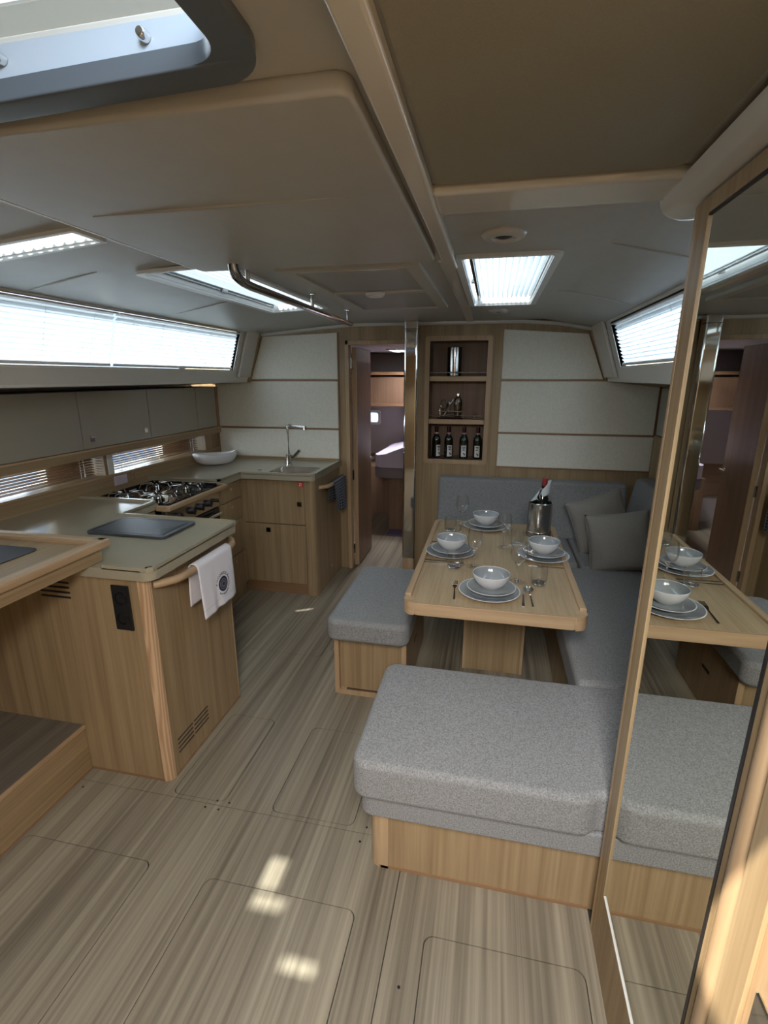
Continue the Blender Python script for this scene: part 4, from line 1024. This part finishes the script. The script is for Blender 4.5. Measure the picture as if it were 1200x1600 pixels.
def cutlery(kind, label, x, y, ang):
    """handle points towards -Y before rotation"""
    t = thing(kind, label, 'cutlery', (x, y, PZ), 'steel cutlery')
    m_ = Matrix.Translation((x, y, PZ+0.002)) @ Matrix.Rotation(ang, 4, 'Z')
    L = 0.20
    b = B()
    hw = 0.0055 if kind == 'table_knife' else 0.0042
    b.prism([(-hw, -L/2), (hw, -L/2), (hw*0.6, 0.015), (-hw*0.6, 0.015)], -0.001, 0.002, 'z', bev=0.0008, seg=1)
    b.warp(lambda c: m_ @ Vector(c)); build('handle', b, 'chromed', t)
    b = B()
    if kind == 'table_knife':
        b.prism([(-0.004, 0.012), (0.004, 0.012), (0.008, 0.03), (0.008, 0.085), (0.0, L/2), (-0.004, 0.09)], -0.0006, 0.0008, 'z'); nm = 'blade'
    elif kind == 'table_fork':
        b.prism([(-0.0035, 0.012), (0.0035, 0.012), (0.010, 0.038), (0.011, 0.050), (-0.011, 0.050), (-0.010, 0.038)], 0.0, 0.0015, 'z'); nm = 'fork_head'
        for k in range(4): b.box(-0.011+k*0.0064, -0.0082+k*0.0064, 0.049, 0.095, 0.0002, 0.0016)
    else:
        n = 20; c0 = (0, 0.068)
        vs = [b.bm.verts.new((0.018*math.cos(2*math.pi*i/n), c0[1]+0.030*math.sin(2*math.pi*i/n), 0.004)) for i in range(n)]
        v2 = [b.bm.verts.new((0.011*math.cos(2*math.pi*i/n), c0[1]+0.019*math.sin(2*math.pi*i/n), 0.0005)) for i in range(n)]
        for i in range(n): b.bm.faces.new((vs[i], vs[(i+1) % n], v2[(i+1) % n], v2[i]))
        b.bm.faces.new(v2[::-1]); b.box(-0.003, 0.003, 0.012, 0.042, 0, 0.003); nm = 'spoon_bowl'
    b.warp(lambda c: m_ @ Vector(c)); build(nm, b, 'chrome', t)
    return t
where = ['at the near end of the table', 'on the bench side of the table', 'at the far end of the table', 'on the sofa side of the table']
centres = [(0.028, 1.972), (-0.172, 2.43), (-0.005, 2.925), (0.290, 2.470)]
pa = plate_thing('large grey plate ' + where[0], centres[0][0], centres[0][1], 0.128, PZ, 'large grey plates')
pb = plate_thing('small grey plate under the bowl ' + where[0], centres[0][0]+0.008, centres[0][1]+0.006, 0.102, PZ+0.0135, 'small grey plates')
pc = bowl_thing('white bowl with grey inside ' + where[0], centres[0][0]+0.006, centres[0][1]+0.020, PZ+0.0205)
for k in (1, 2, 3):
    x, y = centres[k]
    place_copy(pa, (x, y, PZ), k*1.1, 'large grey plate ' + where[k])
    place_copy(pb, (x+0.004, y+0.006, PZ+0.0135), k*2.0, 'small grey plate under the bowl ' + where[k])
    place_copy(pc, (x+0.002, y+0.014, PZ+0.0205), k*0.7, 'white bowl with grey inside ' + where[k])
wg = wine_thing('stemmed wine glass nearest the viewer, left of the tumbler by the sofa edge', 0.150, 2.118)
for (x, y), l in zip(((-0.046, 2.262), (0.096, 2.575), (-0.145, 2.93)),
                     ('stemmed wine glass beside the bench-side plates', 'stemmed wine glass in the middle of the table, right of the far bowl', 'stemmed wine glass at the far left table corner, behind the tumbler')):
    place_copy(wg, (x, y, PZ), 0, l)
tg = tumbler_thing('water tumbler nearest the viewer, right of the near spoon', 0.240, 2.112)
for (x, y), l in zip(((-0.140, 2.235), (0.170, 2.640), (-0.205, 2.82)),
                     ('water tumbler in front of the bench-side plates', 'water tumbler in the middle of the table, left of the steel cooler', 'water tumbler near the far left table edge')):
    place_copy(tg, (x, y, PZ), 0, l)
cutlery('table_fork', 'steel fork left of the near plates', -0.116, 1.972, R(3))
cutlery('table_knife', 'steel knife right of the near plates', 0.168, 1.966, R(-3))
cutlery('table_spoon', 'steel spoon right of the near knife', 0.197, 1.968, R(2))
cutlery('table_knife', 'steel knife in front of the bench-side plates', -0.195, 2.300, R(-92))
cutlery('table_spoon', 'steel spoon in front of the bench-side plates, next to the tumbler', -0.185, 2.272, R(-88))
cutlery('table_fork', 'steel fork behind the bench-side plates', -0.19, 2.585, R(-90))
cutlery('table_knife', 'steel knife left of the far plates', -0.150, 2.905, R(182) if False else R(2))
cutlery('table_fork', 'steel fork right of the far plates', 0.135, 2.88, R(0))
cutlery('table_fork', 'steel fork in front of the sofa-side plates', 0.305, 2.325, R(90))
cutlery('table_knife', 'steel knife behind the sofa-side plates', 0.225, 2.625, R(90))
# wine cooler + bottle + napkin
wc = thing('wine_cooler', 'brushed steel wine cooler cylinder at the far right of the table', 'cooler', (0.295, 2.83, PZ))
cx, cy = 0.295, 2.83
build('cooler_wall', B().lathe([(0.0, 0.0), (0.066, 0.0), (0.069, 0.004), (0.069, 0.030), (0.066, 0.034), (0.066, 0.190), (0.067, 0.196), (0.064, 0.199), (0.060, 0.196), (0.060, 0.02), (0, 0.02)], (cx, cy, PZ), 48), 'steel', wc)
build('cooler_base', B().lathe([(0.0, 0.0), (0.0675, 0.0), (0.0705, 0.003), (0.0705, 0.028), (0.0690, 0.032)], (cx, cy, PZ), 48), 'chromed', wc)
build('sensor_dot', B().cyl((cx, cy-0.0665, PZ+0.165), (cx, cy-0.0640, PZ+0.165), 0.003, n=10), 'black', wc)
BOT = [(0, 0), (0.034, 0), (0.037, 0.004), (0.037, 0.170), (0.034, 0.192), (0.022, 0.218), (0.0155, 0.238), (0.0145, 0.262), (0.0145, 0.288), (0.0155, 0.290), (0.0155, 0.298), (0.0135, 0.302), (0, 0.302)]
bt = thing('wine_bottle', 'dark red-capped wine bottle standing in the steel cooler', 'bottle', (cx, cy, PZ+0.034))
tilt = Matrix.Translation((cx-0.006, cy-0.010, PZ+0.036)) @ Euler((R(2), R(3.5), 0)).to_matrix().to_4x4()
build('bottle_body', B().lathe([(r*0.95, h*1.0) for r, h in BOT], (0, 0, 0), 24).warp(lambda c: tilt @ Vector(c)), 'bottle', bt)
build('capsule', B().lathe([(0.0150, 0.262), (0.0150, 0.286), (0.0160, 0.300), (0.0150, 0.3045), (0, 0.3045)], (0, 0, 0), 20).warp(lambda c: tilt @ Vector(c)), 'redfoil', bt)
nk = thing('napkin', 'grey cloth napkin wrapped around the bottle neck in the cooler', 'napkin', (cx, cy, PZ+0.19))
def nap(u, v):
    a = 2*math.pi*u; side = 0.5 + 0.5*math.cos(a - 0.15)            # 1 towards the sofa
    r = 0.034*(1-v) + 0.0215*v + 0.002*math.sin(3*a) + 0.016*side**3*v
    zz = 0.258 - 0.018*(1-side) - 0.012*abs(math.sin(a*0.5)) + v*(0.030 + 0.040*side)
    ex = 0.030*(1-v)*max(0, -math.cos(a))**4
    return (cx + 0.008 + (r+ex)*math.cos(a), cy - 0.008 + r*math.sin(a), PZ + zz - ex*0.9)
build('cloth', B().grid(40, 10, nap), 'napkin', nk, smooth=80, solid=0.002)

# niche contents
def bottle(x, y, z, lab_rot, label, neck=0.0):
    t = thing('wine_bottle', label, 'bottle', (x, y, z), 'wine bottles on the niche floor')
    k = 0.80
    sc_ = lambda pr: [(r*0.92, h*0.79) for r, h in pr]
    build('bottle_body', B().lathe(sc_(BOT), (x, y, z), 24), 'bottle', t)
    build('capsule', B().lathe(sc_([(0.0158, 0.236), (0.0155, 0.286), (0.0165, 0.300), (0.0150, 0.305), (0, 0.305)]), (x, y, z), 16), 'foil', t)
    build('neck_band', B().lathe(sc_([(0.0168, 0.232), (0.0162, 0.248)]), (x, y, z), 16), 'band', t)
    a0 = -90 + lab_rot; r = 0.0346
    lb = build('paper_label', B().grid(10, 1, lambda u, v: (x + r*math.cos(R(a0-34+68*u)), y + r*math.sin(R(a0-34+68*u)), z + 0.012 + 0.088*v)), 'label', t)
    lb['label'] = 'white paper label with dark print and a bird mark'
    def LP(s, h): a = R(a0) + s/r; return (x + (r+0.0004)*math.cos(a), y + (r+0.0004)*math.sin(a), z+h)
    b = B()
    for (s0, s1, h0, h1) in ((-0.012, 0.012, 0.084, 0.091), (-0.009, 0.010, 0.076, 0.081), (-0.008, 0.008, 0.062, 0.070)):
        b.grid(4, 1, lambda u, v: LP(s0+(s1-s0)*u, h0+(h1-h0)*v))
    build('printed_lines', b, 'print', lb)
    b = B(); pts = [(0.0, 0.046), (0.004, 0.040), (0.012, 0.034), (0.016, 0.024), (0.010, 0.026), (0.006, 0.022), (0.002, 0.030), (-0.004, 0.038)]
    b.bm.faces.new([b.bm.verts.new(LP(*p)) for p in pts]); build('bird_mark', b, 'print', lb)
    return t
nz = NZ0 + 0.001
bottle(-0.418, 3.90, nz, 40, 'wine bottle at the pole end of the niche, its label turned aside')
bottle(-0.322, 3.90, nz, 22, 'second wine bottle from the pole, its label turned slightly aside')
bottle(-0.204, 3.90, nz, 4, 'third wine bottle from the pole, white label facing the room')
bottle(-0.098, 3.90, nz, -4, 'wine bottle at the sofa end of the niche, beside the cream panels')
s1 = 1.583
kc = thing('steel_canister', 'tall polished steel canister on the top shelf of the niche', 'canister', (-0.30, 3.93, s1))
build('canister_wall', B().lathe([(0, 0), (0.052, 0), (0.055, 0.003), (0.055, 0.206), (0.053, 0.210), (0.050, 0.206), (0.050, 0.01), (0, 0.01)], (-0.300, 3.93, s1+0.0005), 40), 'chromed', kc)
s2 = 1.268
tr = thing('cocktail_tray', 'small wooden frame stand holding the bar tools', 'stand', (-0.31, 3.92, s2))
b = B()
for x0, x1, z0, z1 in ((-0.415, -0.215, 0.0005, 0.008), (-0.415, -0.215, 0.052, 0.060), (-0.415, -0.407, 0.0, 0.06), (-0.223, -0.215, 0.0, 0.06)):
    for y0, y1 in ((3.872, 3.880), (3.952, 3.960)): b.box(x0, x1, y0, y1, s2+max(z0, 0.0005), s2+z1)
b.box(-0.415, -0.215, 3.872, 3.960, s2+0.0005, s2+0.008)
build('stand_frame', b, redwood['x'], tr)
shk = thing('cocktail_shaker', 'polished cocktail shaker standing in the wooden frame stand', 'shaker', (-0.268, 3.916, s2+0.008))
build('shaker_body', B().lathe([(0, 0), (0.022, 0), (0.030, 0.06), (0.033, 0.105), (0.033, 0.118)], (-0.262, 3.916, s2+0.009), 28), 'chromed', shk)
build('strainer_top', B().lathe([(0.034, 0.118), (0.030, 0.135), (0.020, 0.150), (0.015, 0.156)], (-0.262, 3.916, s2+0.009), 28), 'chrome', shk)
build('cap', B().lathe([(0.0155, 0.154), (0.0155, 0.176), (0.012, 0.182), (0, 0.183)], (-0.262, 3.916, s2+0.009), 20), 'chrome', shk)
tag(build('muddler', B().tube([(-0.372, 3.905, s2+0.012), (-0.298, 3.925, s2+0.145)], [0.007, 0.006], 10), 'chrome'), 'long steel muddler leaning in the wooden frame stand', 'tool')
tag(build('jigger', B().lathe([(0.018, 0.0), (0.006, 0.035), (0.006, 0.038), (0.020, 0.080)], (-0.332, 3.935, s2+0.045), 20), 'chrome'), 'double-ended steel jigger behind the muddler', 'cup')
sn = thing('strainer', 'round coiled bar strainer at the pole end of the stand', 'strainer', (-0.37, 3.93, s2+0.06))
build('strainer_ring', B().tube([(-0.372+0.024*math.cos(R(a)), 3.932, s2+0.106+0.036*math.sin(R(a))) for a in range(0, 361, 20)], 0.004, 8), 'chromed', sn)
build('handle', B().tube([(-0.372, 3.932, s2+0.07), (-0.372, 3.932, s2+0.0095)], 0.004, 8), 'chromed', sn)
tag(build('pourer', B().lathe([(0, 0), (0.008, 0), (0.008, 0.03), (0.005, 0.045), (0.004, 0.07), (0, 0.071)], (-0.397, 3.900, s2+0.0085), 14), 'chrome'), 'small chrome bottle pourer at the pole end of the stand', 'pourer')
tag(build('bottle_stopper', B().lathe([(0, 0), (0.010, 0), (0.011, 0.022), (0.006, 0.028), (0.009, 0.036), (0.006, 0.044), (0, 0.045)], (-0.128, 3.92, s2+0.0005), 16), 'chrome'), 'small chrome bottle stopper alone beside the frame stand', 'stopper')

# ================================================================== MIRROR WARDROBE (starboard, near)
wd = thing('mirror_wardrobe', 'tall oak wardrobe with full-height mirror beside the end seat', 'wardrobe', (0.7, 0.9, 0))
WX = 0.370
build('wardrobe_body', B().box(WX+0.012, 1.14, 0.648, 1.196, 0, 1.902), oak['z'], wd)
fr = B(); fr.plate([(0.652, 0.0), (1.200, 0.0), (1.200, 1.902), (0.652, 1.902)], [[(0.668, 0.211), (0.668, 1.872), (1.130, 1.872), (1.130, 0.211)]], 0, 0.022)
fr.warp(lambda c: (WX + c.z, c.x, c.y)); bmesh.ops.recalc_face_normals(fr.bm, faces=fr.bm.faces[:])
build('door_frame', fr, oak['z'], wd)
build('edge_post', B().box(WX-0.001, WX+0.030, 1.186, 1.202, 0, 1.903, 0.003), ash['z'], wd)
build('mirror_glass', B().box(WX+0.004, WX+0.008, 0.669, 1.129, 0.212, 1.871), 'mirror', wd)
mb = B(); mb.box(WX-0.0015, WX+0.004, 0.664, 0.6715, 0.0, 1.885).box(WX+0.001, WX+0.004, 0.668, 1.13, 1.868, 1.8715)
build('black_seal', mb, 'black', wd)
build('bright_edge', B().box(WX+0.001, WX+0.005, 0.672, 1.129, 0.2112, 0.2120), 'alu', wd)
build('rounded_trim', B().prism([(WX+0.02, 0.652)] + [(WX+0.010+0.018*math.cos(R(a)), 0.628+0.024*math.sin(R(a))) for a in range(90, 271, 15)] + [(WX+0.02, 0.604)], 0, 1.902, 'z'), ash['z'], wd)
# next cabin door, mostly outside the frame
d3 = thing('side_cabin_door', 'sunlit oak cabin door with chrome latch, beside the mirror', 'door', (0.38, 0.3, 0))
build('door_leaf', B().box(WX, WX+0.03, -0.10, 0.5472, 0.01, 1.90), ash['z'], d3)
build('door_stile', B().box(WX-0.006, WX+0.03, 0.5480, 0.603, 0.0, 1.902, 0.002), oak['z'], d3)
lt = build('latch_plate', B().box(WX-0.006, WX, 0.455, 0.530, 0.70, 0.835, 0.003), 'chrome', d3)
build('latch_ring', B().tube([(WX-0.012, 0.49+0.018*math.cos(R(a)), 0.785+0.026*math.sin(R(a))) for a in range(0, 361, 24)], 0.005, 8), 'chrome', lt)
# the wardrobe back towards the sofa is hidden; starboard locker panels beyond
rl = thing('side_locker', 'grey-fronted oak locker in the hull side behind the sofa corner', 'locker', (1.15, 2.6, 0.9))
build('locker_front', B().box(1.116, 1.145, 1.30, 3.80, 0.0, 1.185), oak['z'], rl)
build('locker_door', B().box(1.120, 1.145, 2.30, 3.785, 1.19, 1.505, 0.002), 'locker', rl)
build('locker_door', B().box(1.120, 1.145, 1.30, 2.295, 1.19, 1.505, 0.002), 'locker', rl)

# ================================================================== FORWARD CABIN
fc = B(); fc.box(-2.0, -1.96, 3.86, 6.0, 0, 2.0).box(0.5, 0.54, 3.86, 6.0, 0, 2.0)
struct('wall_cabin', fc, 'cabinwhite')
fw_ = B()
fw_.box(-2.0, -1.478, 6.0, 6.04, 0, 2.0).box(-1.352, 0.54, 6.0, 6.04, 0, 2.0).box(-1.478, -1.352, 6.0, 6.04, 0, 1.035).box(-1.478, -1.352, 6.0, 6.04, 1.165, 2.0)
struct('wall_bow', fw_, 'cabinwhite')
struct('ceiling_forward', grid_fill(B(), -2.0, 0.54, 3.862, 6.04, [HF], 0.03, zf=lambda x: 1.84), 'cabinwhite')
struct('window_5', B().plate(rrect(-1.50, -1.33, 1.013, 1.187, 0.03), [rrect(-1.470, -1.360, 1.043, 1.157, 0.025)[::-1]], 0, 0.02).warp(lambda c: (c.x, 5.995-c.z, c.y)), 'whitep')
struct('trim_1', B().box(-2.0, 0.54, 5.985, 6.0, 0.30, 0.66), darkwood['x'])
fh = thing('roof_hatch', 'small white framed roof hatch in the forward cabin', 'hatch', (-0.86, 5.12, 1.84))
build('hatch_trim', B().plate(rrect(HF[0]-0.03, HF[1]+0.03, HF[2]-0.03, HF[3]+0.03, 0.04), [rrect(HF[0], HF[1], HF[2], HF[3], 0.03)[::-1]], 1.828, 1.842), 'alu', fh)
build('crossbar', B().box(HF[0], HF[1], 5.09, 5.105, 1.835, 1.850).box(-0.90, -0.885, HF[2], HF[3], 1.835, 1.850), 'black', fh)
cl = thing('cabin_shelf_locker', 'reddish wooden overhead locker at the end of the forward cabin', 'locker', (-0.9, 5.8, 1.25))
build('locker_front', B().box(-1.95, 0.5, 5.55, 5.99, 1.285, 1.575), darkwood['z'], cl)
build('locker_edge', B().box(-1.95, 0.5, 5.53, 5.56, 1.262, 1.290).box(-1.95, 0.5, 5.53, 5.56, 1.60, 1.63), redwood['x'], cl)
build('locker_top', B().box(-1.95, 0.5, 5.56, 5.99, 1.60, 1.625), 'under', cl)
build('slanted_brace', B().prism([(-0.98, 1.27), (-0.90, 0.80), (-0.84, 0.80), (-0.84, 1.27)], 5.80, 5.98, 'y'), darkwood['z'], cl)
bd = thing('berth', 'double berth with lavender sheet seen through the open door', 'bed', (-0.4, 5.3, 0))
build('bed_base', B().box(-1.02, 0.45, 4.99, 5.95, 0, 0.56).box(-1.45, 0.45, 5.6, 5.95, 0, 0.56), darkwood['z'], bd)
build('base_panel', B().box(-0.92, -0.60, 4.978, 4.992, 0.18, 0.50, 0.003), darkwood['x'], bd)
build('mattress', B().prism(rrect(-1.17, 0.45, 4.86, 5.95, 0.14), 0.575, 0.685, 'z', bev=0.02, seg=3), 'mattress', bd)
def duv(c):
    if c.z > 0.76: return (c.x, c.y, c.z + 0.16*max(0, min(1, (c.x+1.12)/0.45)) + 0.01*math.sin(c.x*14+c.y*5))
    return c
q = B().prism(rrect(-1.165, 0.45, 4.865, 5.95, 0.14), 0.686, 0.80, 'z')
bmesh.ops.subdivide_edges(q.bm, edges=q.bm.edges[:], cuts=3, use_grid_fill=True)
build('sheet', q.warp(duv), 'sheet', bd, smooth=60)
tag(build('rug', B().prism(rrect(-1.00, -0.45, 4.74, 4.95, 0.02), 0.0005, 0.012, 'z'), 'rug'), 'small violet rug on the cabin floor before the berth', 'rug')

for o in bpy.data.objects:
    if '_o' in o: del o['_o']
